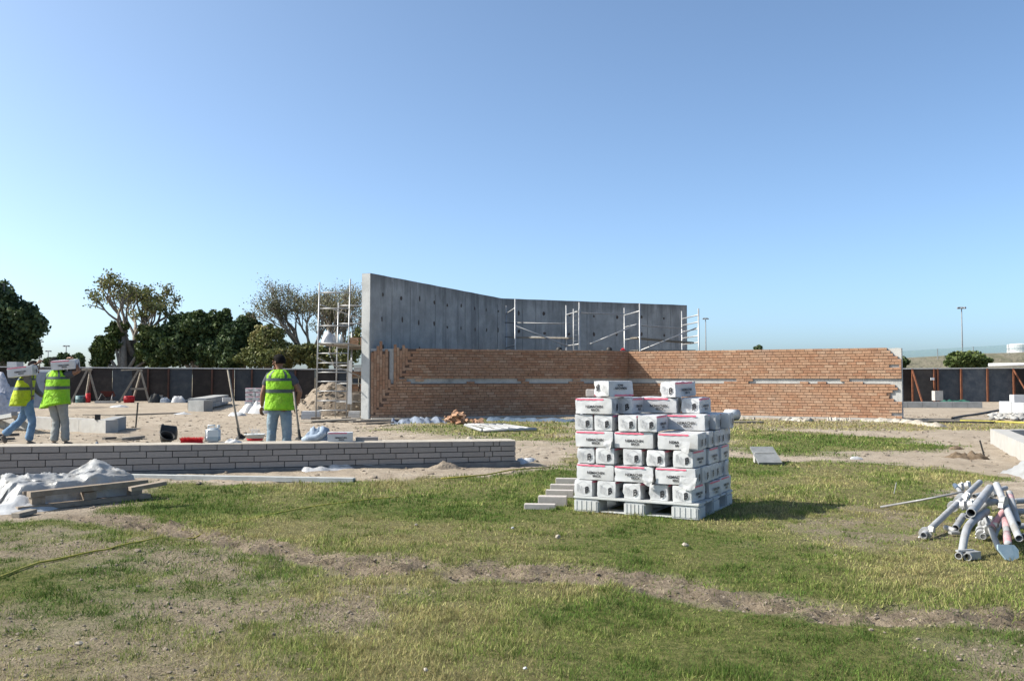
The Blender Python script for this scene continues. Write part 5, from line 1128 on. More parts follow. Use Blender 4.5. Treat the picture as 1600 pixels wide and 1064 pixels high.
# ------------------------------------------------------------------ fences
def hoarding(name, label, P0, P1, zt0, zt1, edges, mats, posts, cat='fence', braces=(), pm='rust'):
    root = empty(name, P0, label, cat); d = (P1-P0); 
    xs = [P0.lerp(P1, t) for t in edges]
    zt = lambda t: zt0+(zt1-zt0)*t
    for i, (ta, tb_) in enumerate(zip(edges, edges[1:])):
        a_, b_ = P0.lerp(P1, ta), P0.lerp(P1, tb_); off = Vector((0, .03*(i % 2), 0)); dd_ = (b_-a_).normalized()
        mb = MB(); a2, b2 = a_+dd_*.012+off, b_-dd_*.012+off; th = Vector((0, .05, 0))
        vs = [a2, b2, b2+th, a2+th]; vs = [Vector((v.x, v.y, -.05)) for v in vs]+[Vector((v.x, v.y, zt(t_)-.06)) for v, t_ in zip(vs, (ta, tb_, tb_, ta))]
        mb.add(vs, [(0, 3, 2, 1), (4, 5, 6, 7), (0, 1, 5, 4), (1, 2, 6, 5), (2, 3, 7, 6), (3, 0, 4, 7)]); mb.build('panel', mt[mats[i % len(mats)]], root)
    for t in posts: p_ = P0.lerp(P1, t)+Vector((0, -.07, 0)); MB().beam(p_, p_+Vector((0, 0, zt(t)-.05)), .09, .09).build('post', mt[pm], root)
    N = max(2, int(d.length/6))
    for i in range(N):
        a_, b_ = P0.lerp(P1, i/N), P0.lerp(P1, (i+1)/N); a_.z = zt(i/N)-.03; b_.z = zt((i+1)/N)-.03; MB().beam(a_+d.normalized()*.01, b_, .16, .055).build('cap_rail', mt['cap'], root)
    for (t, dx) in braces: p_ = P0.lerp(P1, t)+Vector((0, -.1, zt(t)-.15)); MB().beam(p_, Vector((p_.x+dx, p_.y-1.0, 0)), .07, .07).build('brace', mt['rust'], root)
    return root
fl0, fl1 = at(-420, 627.5), at(640, 625.6)
fl0 = Vector(((-420-800)/F*49.5, 49.5, 0)); fl1 = Vector(((640-800)/F*53.2, 53.2, 0))
def tpx(px): return (lambda d: ((fl0.x*d.y-fl0.y*d.x)/((fl0.x-fl1.x)*d.y-(fl0.y-fl1.y)*d.x)))(ray(px, 600))
ed = [0]+[tpx(p_) for p_ in (-380, -330, -290, -240, -200, -150, -100, -60, -25, 10, 40, 68, 104, 142, 175, 206, 232, 264, 300, 332, 366, 394, 430, 462, 492, 526, 560, 600)]+[1]
hoarding('site_fence', 'long dark board fence with pale capping under the trees', fl0, fl1, 2.08, 1.84, ed, ['fence_blue', 'fence_blue', 'fence_dark', 'fence_dark', 'fence_blue', 'fence_dark', 'fence_dark', 'fence_blue', 'fence_dark', 'fence_dark', 'fence_blue'], [tpx(p_) for p_ in (68, 142, 232, 264, 332, 365, 394, 462, 526)], pm='rust_dark')
fr0, fr1 = Vector(((1380-800)/F*50.5, 50.5, 0)), Vector(((1900-800)/F*50.0, 50.0, 0))
def tpr(px): return (lambda d: ((fr0.x*d.y-fr0.y*d.x)/((fr0.x-fr1.x)*d.y-(fr0.y-fr1.y)*d.x)))(ray(px, 600))
ed = [0]+[tpr(p_) for p_ in (1402, 1427, 1462, 1501, 1542, 1583, 1624, 1665, 1706, 1750, 1795, 1840)]+[1]
mt['mesh_blue'] = M('blue black shade cloth', (.045, .055, .068), (.08, .09, .1), 2.2, .8, .5, 30, stain=(.11, .115, .12), stain_scale=3, var=.25)
mt['mesh_brown'] = M('brown black shade cloth', (.05, .045, .042), (.08, .07, .062), 2.2, .8, .5, 30, var=.2)
hoarding('site_fence', 'dark shade cloth fence on rusty steel posts, right of the brick wall', fr0, fr1, 1.88, 1.98, ed, ['fence_dark', 'fence_dark', 'mesh_brown', 'mesh_blue', 'mesh_blue', 'mesh_blue'], [tpr(p_) for p_ in (1425, 1459, 1464.5, 1501, 1542, 1583, 1624, 1665, 1706)], braces=[(tpr(1583), .45), (tpr(1624), .45), (tpr(1425), .05)])
tag(MB().box(atd(1457, 592, 50.2), (.2, .04, .14)).build('notice_plate', mt['far_white']), 'tiny white plate fixed to the right fence', 'sign')
tag(MB().tube([atd(1545, 570.5, 50.0), atd(1660, 569, 49.6)], .1, 8).build('white_tube', mt['far_white'], None, True), 'white tube lying along the capping of the right fence', 'tube')
# ------------------------------------------------------------------ things at the foot of the left fence
Yt = 48.2
for (xa, xl, xr, lab) in ((137, 116, 152, 'left timber trestle leaning wide before the dark fence'), (217.5, 191, 232, 'right timber trestle with a cross bar before the dark fence')):
    t = empty('timber_trestle', (px2x(xa, Yt), Yt, 0), lab, 'trestle', 'timber trestles by the fence'); top = Vector((px2x(xa, Yt), Yt, fz(577, Yt)))
    MB().beam(top, (px2x(xl, Yt), Yt-.3, 0), .1, .1).build('leg', mt['wood_grey'], t); MB().beam(top+Vector((.04, .06, 0)), (px2x(xr, Yt), Yt+.2, 0), .1, .1).build('leg', mt['wood_grey'], t)
    MB().beam(top+Vector((-.03, .4, -.03)), (px2x(xl+6, Yt), Yt+.9, 0), .09, .09).build('leg', mt['wood_grey'], t)
    if xa > 200:
        MB().beam((px2x(206, Yt), Yt-.1, .75), (px2x(229, Yt), Yt+.1, .75), .07, .1).build('cross_bar', mt['wood_grey'], t)
        MB().beam(top+Vector((-1.0, .1, -.05)), top+Vector((0, .1, .0)), .1, .06).build('ridge_bar', mt['wood_grey'], t)
    else: MB().beam(top+Vector((-.3, 0, -.02)), top+Vector((.25, 0, .02)), .1, .12).build('ridge_bar', mt['wood_grey'], t)
def drum(px, w_, h_, mat, lab, name, cat, Y=48.6):
    x_ = px2x(px, Y); r_ = w_/2; q = Vector((x_, Y, 0)); tag(MB().lathe([(r_*.95, 0), (r_, .03), (r_, h_*.48), (r_*1.03, h_*.5), (r_, h_*.52), (r_, h_*.96), (r_*.93, h_), (r_*.9, h_-.02)], q, 16).build(name, mt[mat], None, True), lab, cat)
drum(127, .5, .38, 'teal', 'low teal drum at the foot of the dark fence', 'drum', 'drum'); drum(139, .25, .5, 'red', 'slim red canister by the teal drum', 'canister', 'canister'); drum(118, .2, .32, 'black', 'black tub left of the teal drum', 'tub', 'tub')
drum(203, .55, .36, 'red', 'wide red tub under the right timber trestle', 'tub', 'tub'); drum(250, .36, .4, 'wood_grey', 'brown bucket right of the timber trestle', 'bucket', 'bucket')
b_ = empty('wheelbarrow', (px2x(170, 48.9), 48.9, 0), 'dull red wheelbarrow tipped against the dark fence', 'wheelbarrow'); q = Vector((px2x(170, 48.9), 48.9, 0))
MB().add([q+Vector(v) for v in ((-.38, -.2, .62), (.38, -.2, .62), (.3, .25, .35), (-.3, .25, .35), (-.22, .05, .3), (.22, .05, .3))], [(0, 1, 5, 4), (1, 2, 5), (0, 4, 3), (4, 5, 2, 3)]).build('tray', M('dull red steel', (.09, .02, .02), (.06, .02, .018), 8, .7, .2, 40), b_)
MB().lathe([(.1, -.03), (.17, -.02), (.17, .02), (.1, .03)], q+Vector((0, 0, .17)), 14).build('wheel', mt['black'], b_)
for s_ in (-.3, .3): MB().tube([q+Vector((s_*.4, .1, .17)), q+Vector((s_, -.1, .5)), q+Vector((s_*1.2, -.5, .02))], .02, 6).build('handle', mt['dull_steel'], b_, True)
for (px, w_, h_, lab, mat) in ((259, .3, .22, 'small white bag on the blue strip by the fence', 'white_film'), (279, .4, .33, 'larger white bag on the blue strip by the fence', 'white_film'), (243, .3, .4, 'dark sack heap right of the trestle', 'black')):
    heap(Vector((px2x(px, 48.4), 48.4, .03)), w_, .25, h_, mat, 'bag', lab, 'bag', int(px), 10, .5, 'bags by the left fence', sharp=2.5)
a_, b_ = Vector((px2x(256, 48.7), 48.7, .06)), Vector((px2x(312, 49.2), 49.2, .06)); tag(MB().beam(a_, b_, .8, .12).build('blue_sheet', mt['blue']), 'blue sheet strip laid along the foot of the left fence', 'sheet')
tag(MB().beam(Vector((px2x(150, 47.6), 47.6, .06)), Vector((px2x(182, 47.8), 47.8, .06)), .3, .1).build('plank', mt['kerb']), 'pale plank on the ground before the red wheelbarrow', 'plank', 'planks by the left fence')
heap(Vector((px2x(188, 41), 41, 0)), .4, .2, .12, 'white_film', 'litter_bag', 'flat white litter bag on the sand before the fence', 'litter', 91, 10, .7)
heap(Vector((px2x(286, 33), 33, 0)), .35, .2, .08, 'white_film', 'litter_bag', 'flat white sheet scrap on the sand behind the jerrycan', 'litter', 92, 10, .7)
# tall bluish wrapped stack and plastic heap behind the carrying workers
q = Vector((px2x(66, 40), 40, 0)); wsx = empty('wrapped_stack', q, 'tall stack wrapped in pale blue sheet between the two carrying workers', 'wrapped stack')
MB().box(q+Vector((0, .5, .8)), (1.15, .9, 1.6), .05).build('sheet', mt['pale_blue'], wsx); MB().box(q+Vector((.1, .5, 1.66)), (.9, .8, .12), .05).build('lid', mt['far_white'], wsx)
heap(Vector((px2x(4, 30), 30, 0)), .9, .6, 1.1, M('grey white film', (.5, .5, .53), (.3, .31, .35), 9, .4, .9, 8, bdist=.05), 'film_heap', 'tall heap of crumpled grey white film at the left edge', 'film heap', 77, 22, .9, sharp=1.6)
tag(MB().beam(at(-30, 658, .15), at(45, 645, .5), .25, .1).build('steel_channel', mt['alu']), 'steel channel propped at a slant behind the walking worker', 'channel')
MBx = MB().beam(at(22, 646, .5), at(34, 664, .0), .12, .1).build('channel_prop', mt['dull_steel']); tag(MBx, 'short prop under the slanting steel channel', 'prop')
q = atd(24, 568, 56); tag(MB().box((q.x, q.y, (q.z+.1)/2), (.6, .8, q.z+.1)).build('site_cabin', mt['far_white']), 'white box cabin just showing over the fence at the far left', 'cabin')

# ------------------------------------------------------------------ trees
def leaf_cloud(blobs, n_, size, cols, seed, hole=.0, squash=1.0):
    r = np.random.default_rng(seed); vol = np.array([b_[3]*b_[4]*b_[5] for b_ in blobs])**.67; pick = r.choice(len(blobs), n_, p=vol/vol.sum()); B_ = np.array(blobs)[pick]
    dirs = r.normal(size=(n_, 3)); dirs /= np.linalg.norm(dirs, axis=1)[:, None]
    lump = fbm(dirs[:, 0]*2.3+B_[:, 0], dirs[:, 2]*2.3+dirs[:, 1]*1.7+B_[:, 2], 3, seed % 50); rad = (1-.5*r.random(n_)**1.5)*(.5+.85*lump)
    P_ = B_[:, :3]+dirs*B_[:, 3:6]*rad[:, None]
    if hole: k = fbm(P_[:, 0]*1.1, P_[:, 2]*1.1+P_[:, 1]*.5, 3, seed % 40+3) > hole; P_, dirs, pick = P_[k], dirs[k], pick[k]
    return leaf_quads(P_, size, cols, r)
def leaf_quads(P_, size, cols, r, flat=.0):
    n_ = len(P_); a_ = r.normal(size=(n_, 3)); a_ /= np.linalg.norm(a_, axis=1)[:, None]; u = r.normal(size=(n_, 3)); b_ = np.cross(a_, u); b_ /= np.linalg.norm(b_, axis=1)[:, None]
    s = size*r.uniform(.5, 1.4, (n_, 1)); a_ = a_*s*.5; b_ = b_*s*.34
    V = np.stack([P_-a_, P_+b_, P_+a_, P_-b_], 1).reshape(-1, 3)
    C_ = np.array(cols); cl = vn(P_[:, 0]*.9, P_[:, 2]*.9+P_[:, 1]*.4, 9); ci = np.clip((cl*.75+r.normal(0, .22, n_)+.1), 0, .999)*(len(C_)-1); c0 = ci.astype(int); f_ = (ci-c0)[:, None]
    c = (C_[c0]*(1-f_)+C_[np.minimum(c0+1, len(C_)-1)]*f_)*r.uniform(.75, 1.25, (n_, 1)); return V, np.repeat(np.concatenate([c, np.ones((n_, 1))], 1), 4, 0)
def quads_mesh(name, V, C_, mat):
    me = bpy.data.meshes.new(name); nq = len(V)//4; me.vertices.add(len(V)); me.vertices.foreach_set('co', V.ravel().astype(np.float32)); me.loops.add(len(V)); me.loops.foreach_set('vertex_index', np.arange(len(V), dtype=np.int32))
    me.polygons.add(nq); me.polygons.foreach_set('loop_start', np.arange(0, len(V), 4, dtype=np.int32)); me.update(calc_edges=True)
    a_ = me.attributes.new('tint', 'FLOAT_COLOR', 'POINT'); a_.data.foreach_set('color', C_.ravel().astype(np.float32)); me.materials.append(mt[mat]); return me
DARK = [(.028, .05, .024), (.045, .075, .032), (.068, .105, .042), (.1, .14, .055)]
MID = [(.03, .05, .014), (.055, .085, .022), (.09, .12, .034), (.13, .15, .05)]
OLIVE = [(.09, .11, .035), (.14, .155, .05), (.2, .195, .07), (.26, .225, .1)]
FEATH = [(.08, .09, .045), (.12, .125, .06), (.17, .165, .085), (.22, .2, .11)]
def blob_px(px, py, w_, h_, Y, dY=None):   # a lobe given by what it spans, at depth Y
    c = atd(px, py, Y); k = Y/F; return (c.x, Y, c.z, w_*k/2, (dY or w_*k/2*.9), h_*k/2)
def bushy(name, label, cat, Y, lobes, n_, size, cols, seed, trunk=None, hole=0, group='trees beyond the site fence'):
    bl = [blob_px(*l[:4], Y+(l[4] if len(l) > 4 else 0)) for l in lobes]; rb_ = random.Random(seed)
    for b_ in list(bl):      # smaller boughs breaking the outline
        for _ in range(6):
            v = Vector((rb_.gauss(0, 1), rb_.gauss(0, .7), rb_.gauss(.35, .8))).normalized(); f_ = rb_.uniform(.28, .5); bl.append((b_[0]+v.x*b_[3]*.9, b_[1]+v.y*b_[4]*.9, b_[2]+v.z*b_[5]*.9, b_[3]*f_, b_[4]*f_, b_[5]*f_*.9))
    bx_ = sum(b_[0] for b_ in bl)/len(bl)
    root = empty(name, (trunk[0] if trunk else bx_, Y, 0), label, cat, group)
    V, C_ = leaf_cloud(bl, n_, size, cols, seed, hole); o = link('crown', quads_mesh('crown', V-np.array(root.location), C_, 'leaf'), root)
    x0 = root.location.x; zt = max(b_[2] for b_ in bl)
    mb = MB(); mb.tube([(x0, Y, -.1), (x0+.1, Y, zt*.4), (x0, Y, zt)], [.32, .24, .1], 8)
    for b_ in bl[:len(lobes)]: mb.tube([(x0, Y, zt*.25), ((x0+b_[0])/2, Y, (zt*.3+b_[2])/2), (b_[0], b_[1], b_[2])], [.16, .11, .05], 6)
    mb.build('trunk', mt['bark'], root, True); return root
bushy('dense_tree', 'dark dense round tree at the left edge behind the fence', 'tree', 58, [(2, 520, 110, 110), (-40, 500, 120, 130), (18, 490, 60, 60), (-5, 470, 50, 55), (38, 520, 48, 62), (25, 548, 60, 40), (44, 545, 30, 40), (-70, 530, 120, 120)], 38000, .26, DARK, 101)
bushy('leafy_tree', 'low deep green tree with a pointed top right of the fat trunked tree', 'tree', 60, [(285, 532, 85, 75), (325, 515, 60, 55), (352, 500, 24, 34), (300, 505, 55, 40), (262, 545, 60, 55), (340, 548, 90, 55)], 38000, .25, [(.028, .05, .02), (.045, .075, .026), (.07, .105, .036), (.1, .135, .046)], 103)
bushy('leafy_tree', 'dark rounded tree behind the standing worker, before the feathery trees', 'tree', 59, [(378, 530, 56, 70), (366, 548, 70, 55), (385, 512, 40, 42)], 22000, .24, DARK, 104)
bushy('feathery_tree', 'yellow green feathery tree low over the standing worker', 'tree', 57, [(420, 540, 50, 60), (445, 556, 70, 40), (412, 522, 30, 34), (400, 560, 50, 34)], 15000, .17, OLIVE, 105, hole=.32)
bushy('leafy_tree', 'olive bush low between fence and spreading bare tree', 'tree', 57.5, [(490, 558, 70, 36), (530, 552, 60, 44), (556, 540, 30, 50)], 7000, .22, OLIVE, 106, hole=.36)
bushy('leafy_tree', 'bright green shrubs around the fat trunked tree', 'tree', 60, [(162, 548, 34, 40), (178, 532, 34, 34), (160, 562, 30, 28), (240, 556, 60, 44), (184, 516, 30, 26), (236, 524, 44, 34)], 16000, .23, MID, 107, hole=.3)
bushy('leafy_tree', 'rounded green bush behind the right fence', 'tree', 62, [(1515, 562, 56, 28), (1500, 566, 34, 22), (1530, 566, 34, 20)], 6500, .26, MID, 108, group=None)
bushy('leafy_tree', 'scrap of green bush at the brick wall end over the fence', 'tree', 60, [(1404, 566, 26, 22)], 1500, .24, MID, 109, group=None)
for px, w_, h_, lab in ((97, 26, 16, 'tiny far tree between the two carried cartons'), (78, 16, 9, 'tiny far shrub left of the far tree'), (122, 20, 16, 'tiny far tree right of the second carrying worker')):
    bushy('far_tree', lab, 'tree', 90, [(px, 566, w_, h_*1.6)], 900, .4, DARK, 120+px, group='far trees')
# spreading trees made of branches
def branch_tree(name, label, base, r0, spec, leaf_n, leaf_size, cols, seed, tips_px=None, group='trees beyond the site fence', fork0=4, depth=5, spread=.62, len0=2.2, shrink=.76, up=.25, trunk_h=1.8, lean=(0, 0), leaf_r=.5, twig=.012, fork_choice=(2, 3)):
    r = random.Random(seed); root = empty(name, base, label, 'tree', group); mb = MB(); tips = []
    def grow(p_, d, l_, rad, lv):
        k = 3; pts = [p_]; q = p_; dd = d.copy()
        for i in range(k):
            dd = (dd+Vector((r.uniform(-.16, .16), r.uniform(-.16, .16), r.uniform(-.06, .14)))).normalized(); q = q+dd*(l_/k); pts.append(q)
        mb.tube(pts, [rad, rad*.88, rad*.76, rad*.66], 7 if lv < 2 else 4, False)
        if lv >= depth-1: tips.extend(pts[1:])
        if lv >= depth: return
        for i in range(fork0 if lv == 0 else r.choice(fork_choice)):
            u = dd.orthogonal().normalized(); w2 = dd.cross(u); a_ = r.uniform(0, 6.28) if lv else (i+.3*r.random())*6.28/fork0
            nd = (dd*math.cos(spread)+(u*math.cos(a_)+w2*math.sin(a_))*math.sin(spread)*r.uniform(.7, 1.25)+Vector((0, 0, up))).normalized()
            grow(q, nd, l_*shrink*r.uniform(.75, 1.15), max(rad*.62, twig), lv+1)
    grow(Vector(base)-Vector((0, 0, .1)), Vector((lean[0], lean[1], 1)).normalized(), trunk_h, r0, 0)
    mb.build('trunk', mt['bark'], root, True)
    rr = np.random.default_rng(seed); T = np.array([tuple(t) for t in tips]); P_ = T[rr.integers(0, len(T), leaf_n)]+rr.normal(0, leaf_r, (leaf_n, 3))*np.array([1, 1, .6])
    V, C_ = leaf_quads(P_, leaf_size, cols, rr); link('crown', quads_mesh('crown', V-np.array(base), C_, 'leaf'), root); return root
B_ = (px2x(203, 61), 61, 0); bt = branch_tree('baobab_tree', 'thin crowned tree with a very fat trunk behind the fence', B_, .36, None, 4600, .18, OLIVE, 12, fork0=4, depth=6, spread=.55, shrink=.71, up=.26, trunk_h=2.5, lean=(.34, 0), leaf_r=.22, twig=.017)
mb = MB(); mb.lathe([(1.3, -.1), (1.1, .9), (.88, 1.9), (.7, 2.5), (.54, 3.0), (.42, 3.5), (.32, 3.9)], B_, 18); mb.build('swollen_trunk', M('smooth grey brown bark', (.07, .062, .05), (.115, .102, .084), 3, .95, .6, 8, bdist=.06), bt, True)
branch_tree('acacia_tree', 'wide umbrella tree with bare dark limbs, left of the scaffold tower', (px2x(512, 60), 60, 0), .3, None, 9500, .105, FEATH, 22, fork0=6, depth=7, spread=.42, shrink=.8, up=.11, trunk_h=2.1, lean=(-.55, 0), leaf_r=.28, twig=.013)
branch_tree('acacia_tree', 'slender umbrella tree seen through the scaffold tower rungs', (px2x(534, 62.5), 62.5, 0), .26, None, 6000, .105, FEATH, 31, fork0=5, depth=6, spread=.46, shrink=.8, up=.2, trunk_h=1.9, lean=(.05, 0), leaf_r=.3, twig=.011)
# ------------------------------------------------------------------ far things
def mast(px, ytop, Y, lab, r_=.16, heads=6, hr=1.1):
    x_ = px2x(px, Y); zt = fz(ytop, Y); root = empty('light_mast', (x_, Y, 0), lab, 'light mast', 'light masts on the skyline')
    MB().tube([(x_, Y, 0), (x_, Y, zt)], [r_, r_*.55], 8).build('pole', mt['pole'], root, True)
    for i in range(heads): a_ = 2*PI*i/heads; MB().box((x_+hr*math.cos(a_)*.6, Y+hr*math.sin(a_)*.6, zt-.1), (hr*.45, hr*.35, hr*.3), a_).build('lamp', mt['pole'], root)
    MB().tube([(x_-hr*.6, Y, zt), (x_+hr*.6, Y, zt)], hr*.07, 6).build('ring', mt['pole'], root); return root
mast(1504, 480, 128, 'tall light mast with a round lamp head above the right bush', .13, 6, .75)
mast(1103, 497, 120, 'thin light mast right of the concrete wall end', .1, 4, .5)
mast(62, 533, 150, 'far light mast nearest the dark left tree', .14, 3, .7); mast(75, 548, 165, 'short far light mast second from the dark left tree', .13, 3, .7); mast(103, 540, 155, 'far light mast right of the tiny far trees', .14, 3, .7)
tk = empty('water_tank', (px2x(1592, 150), 150, hillz(px2x(1592, 150)*.9)-2), 'white cylindrical tank on the bank at the right edge', 'tank')
q = Vector((px2x(1592, 150), 150, 0)); MB().lathe([(1.75, 3), (1.75, fz(539, 150)), (1.6, fz(538, 150)), (.1, fz(536.5, 150))], q, 28).build('shell', mt['far_white'], tk, False); MB().lathe([(1.79, fz(545, 150)), (1.79, fz(544.4, 150))], q, 28).build('band', mt['pale_blue'], tk)
m, n, p = nodes_mat('pale green wind netting'); p.inputs['Base Color'].default_value = (.42, .62, .58, 1); p.inputs['Alpha'].default_value = .42; p.inputs['Roughness'].default_value = .9
wn = empty('wind_net', (52, 119, 5), 'pale green wind netting along the crest of the bank', 'netting fence')
mb = MB(); ps = []
for i in range(45):
    xx = 38+i*1.2; zb = hillz(xx)+.15; ps.append((xx, 120.5, zb)); ps.append((xx, 120.5, zb+.95))
mb.add(ps, [(2*i, 2*i+2, 2*i+3, 2*i+1) for i in range(44)]); mb.build('net', m, wn)
for i in range(0, 45, 4): MB().tube([(ps[2*i][0], 120.4, ps[2*i][2]-.4), (ps[2*i+1][0], 120.4, ps[2*i+1][2]+.05)], .05, 6).build('post', mt['pole'], wn)
mb = MB(); 
heap(atd(1185, 548, 60)-Vector((0, 0, 3)), .01, .01, .01, 'bark', 'far_stub', 'x', 'x', 1, 2, .5) if False else None
mb = None
bushy('far_tree', 'tiny dark shrub tip above the sunny brick wall', 'tree', 60, [(1185, 545, 12, 9)], 260, .2, DARK, 133, group='far trees')

# ------------------------------------------------------------------ people
def skin_obj(verts, edges, rootv, lv=2):
    me = bpy.data.meshes.new('skel'); names = list(verts); ix = {k: i for i, k in enumerate(names)}
    me.from_pydata([verts[k][0] for k in names], [(ix[a_], ix[b_]) for a_, b_ in edges], [])
    o = bpy.data.objects.new('skel', me); COL.objects.link(o); o.modifiers.new('s', 'SKIN'); ss = o.modifiers.new('u', 'SUBSURF'); ss.levels = lv; ss.render_levels = lv
    sv = me.skin_vertices[0].data
    for k in names: r_ = verts[k][1]; sv[ix[k]].radius = r_ if isinstance(r_, tuple) else (r_, r_); sv[ix[k]].use_root = (k == rootv)
    dg = bpy.context.evaluated_depsgraph_get(); m_ = bpy.data.meshes.new_from_object(o.evaluated_get(dg)); bpy.data.objects.remove(o); bpy.data.meshes.remove(me)
    return m_
def mesh_add(mb, me):
    mb.add([v.co.copy() for v in me.vertices], [tuple(p_.vertices) for p_ in me.polygons]); bpy.data.meshes.remove(me)
def hand_into(mb, wrist, d, side_dir, curl=.5, s=1.0):
    """palm and five fingers, d = direction of the fingers, side_dir = towards the thumb"""
    d = Vector(d).normalized(); t = Vector(side_dir); t = (t-d*t.dot(d)).normalized(); nrm = d.cross(t); w_ = Vector(wrist)
    me = skin_obj({'a': (w_, (.026, .02)), 'b': (w_+d*.045, (.036, .018)), 'c': (w_+d*.085, (.04, .016))}, [('a', 'b'), ('b', 'c')], 'a', 1); mesh_add(mb, me)
    for k, l_ in enumerate((.072, .08, .075, .06)):
        b_ = w_+d*.08+t*(.03-.02*k); c1 = b_+(d*math.cos(curl*.6)+nrm*math.sin(curl*.6))*l_*.5; c2 = c1+(d*math.cos(curl*1.7)+nrm*math.sin(curl*1.7))*l_*.5; mb.tube([b_-d*.02, b_, c1, c2], [.009, .0095, .0085, .006], 6)
    b_ = w_+d*.03+t*.03; mb.tube([b_-t*.01, b_+t*.02+d*.015, b_+t*.03+d*.045+nrm*.01], [.012, .0105, .007], 6)
def person(loc, yaw, J, label, cols, head_dir, look_, box=None, vest_mat='vest', vest_rings=None, hat=None, sleeves='short', hands=None, lean=(0, 0)):
    root = empty('person', loc, label, 'person', None, yaw); V = {k: Vector(v) for k, v in J.items()}
    sk = {'pelvis': (V['pelvis'], (.14, .105)), 'waist': (V['pelvis'].lerp(V['chest'], .5), (.135, .095)), 'chest': (V['chest'], (.155, .105)), 'neckb': (V['neck'], (.062, .06)),
          'neckt': (V['neck']*.45+V['head']*.55, (.052, .055)), 'head': (V['head'], (.076, .092)), 'top': (V['head']+Vector((0, 0, .075)), (.06, .075))}
    ed_ = [('pelvis', 'waist'), ('waist', 'chest'), ('chest', 'neckb'), ('neckb', 'neckt'), ('neckt', 'head'), ('head', 'top')]
    hd = Vector(head_dir).normalized(); hs_ = hd.cross(Vector((0, 0, 1))).normalized()
    for s in 'LR':
        sk['sh'+s] = (V['sh'+s], .062); sk['el'+s] = (V['el'+s], .042); sk['fo'+s] = (V['el'+s].lerp(V['wr'+s], .4), .04); sk['wr'+s] = (V['wr'+s], .026)
        sk['hp'+s] = (V['hp'+s], .095); sk['kn'+s] = (V['kn'+s], .056); sk['ca'+s] = (V['kn'+s].lerp(V['an'+s], .35), .055); sk['an'+s] = (V['an'+s], .036)
        ed_ += [('chest', 'sh'+s), ('sh'+s, 'el'+s), ('el'+s, 'fo'+s), ('fo'+s, 'wr'+s), ('pelvis', 'hp'+s), ('hp'+s, 'kn'+s), ('kn'+s, 'ca'+s), ('ca'+s, 'an'+s)]
    mb = MB(); mesh_add(mb, skin_obj(sk, ed_, 'pelvis'))
    h_ = V['head']
    # face: nose, brow, lips, chin, ears
    up_ = Vector((0, 0, 1))
    mb.tube([h_+hd*.085+up_*.02, h_+hd*.108-up_*.018, h_+hd*.085-up_*.028], [.009, .015, .008], 6)
    mb.tube([h_+hd*.075+hs_*.045+up_*.032, h_+hd*.094+up_*.034, h_+hd*.075-hs_*.045+up_*.032], [.009, .012, .009], 6)
    mb.tube([h_+hd*.076+hs_*.025-up_*.05, h_+hd*.092-up_*.05, h_+hd*.076-hs_*.025-up_*.05], [.007, .01, .007], 6)
    mb.tube([h_+hd*.05+hs_*.03-up_*.085, h_+hd*.08-up_*.088, h_+hd*.05-hs_*.03-up_*.085], [.02, .022, .02], 6)
    for s in (-1, 1): mb.tube([h_+hs_*s*.074+up_*.025-hd*.01, h_+hs_*s*.087+up_*.01-hd*.015, h_+hs_*s*.078-up_*.025-hd*.01], [.012, .018, .009], 6)
    for s in 'LR':
        hd_, th_, cu = hands[s]; hand_into(mb, V['wr'+s], hd_, th_, cu)
    mb.build('body', mt['skin'], root, True, world=False)
    for s in (-1, 1):
        e_ = MB(); e_.lathe([(.001, -.008), (.007, -.004), (.0085, 0), (.007, .004), (.001, .008)], h_+hd*.083+hs_*s*.032+up_*.012, 8); e_.build('eye', mt['black'], root, True, world=False)
    if hat != 'none':
        mb = MB(); n1, n2 = 20, 12; vs = []
        for i in range(n2+1):
            for j in range(n1):
                th = PI*.62*i/n2; ph = 2*PI*j/n1; dv = Vector((math.sin(th)*math.cos(ph), math.sin(th)*math.sin(ph), math.cos(th))); fr_ = dv.dot(hd); rr = .104+.012*float(vn(ph*3, th*5, 2))
                if th > 1.15 and fr_ > .25: rr = .05
                p_ = Vector((dv.x*.86, dv.y*.86, dv.z*1.0)); p_ += hd*fr_*.12; vs.append(h_+up_*.028+p_*rr-hd*.012)
        mb.add(vs, [(i*n1+j, (i+1)*n1+j, (i+1)*n1+(j+1) % n1, i*n1+(j+1) % n1) for i in range(n2) for j in range(n1)]); mb.build('hair', mt['hair'], root, True, world=False)
    # trousers: same chain, wider
    tk_ = {'pelvis': (V['pelvis']+Vector((0, 0, .03)), (.155, .118)), 'belt': (V['pelvis'].lerp(V['chest'], .33), (.15, .112))}; te = [('pelvis', 'belt')]
    for s in 'LR': tk_['hp'+s] = (V['hp'+s], (.108, .118)); tk_['th'+s] = (V['hp'+s].lerp(V['kn'+s], .55), (.09, .095)); tk_['kn'+s] = (V['kn'+s], (.078, .08)); tk_['ca'+s] = (V['kn'+s].lerp(V['an'+s], .5), (.078, .08)); tk_['an'+s] = (V['an'+s].lerp(V['kn'+s], .02), (.078, .085)); te += [('pelvis', 'hp'+s), ('hp'+s, 'th'+s), ('th'+s, 'kn'+s), ('kn'+s, 'ca'+s), ('ca'+s, 'an'+s)]
    m_ = skin_obj(tk_, te, 'pelvis'); mb = MB(); mesh_add(mb, m_)
    mb.v = [tuple(Vector(v)+Vector((.012*(float(vn(v[2]*16, v[0]*9, 3))-.5), .02*(float(vn(v[2]*19, v[0]*7+3, 4))-.5), 0))) for v in mb.v]; mb.build('trousers', mt[cols['trousers']], root, True, world=False)
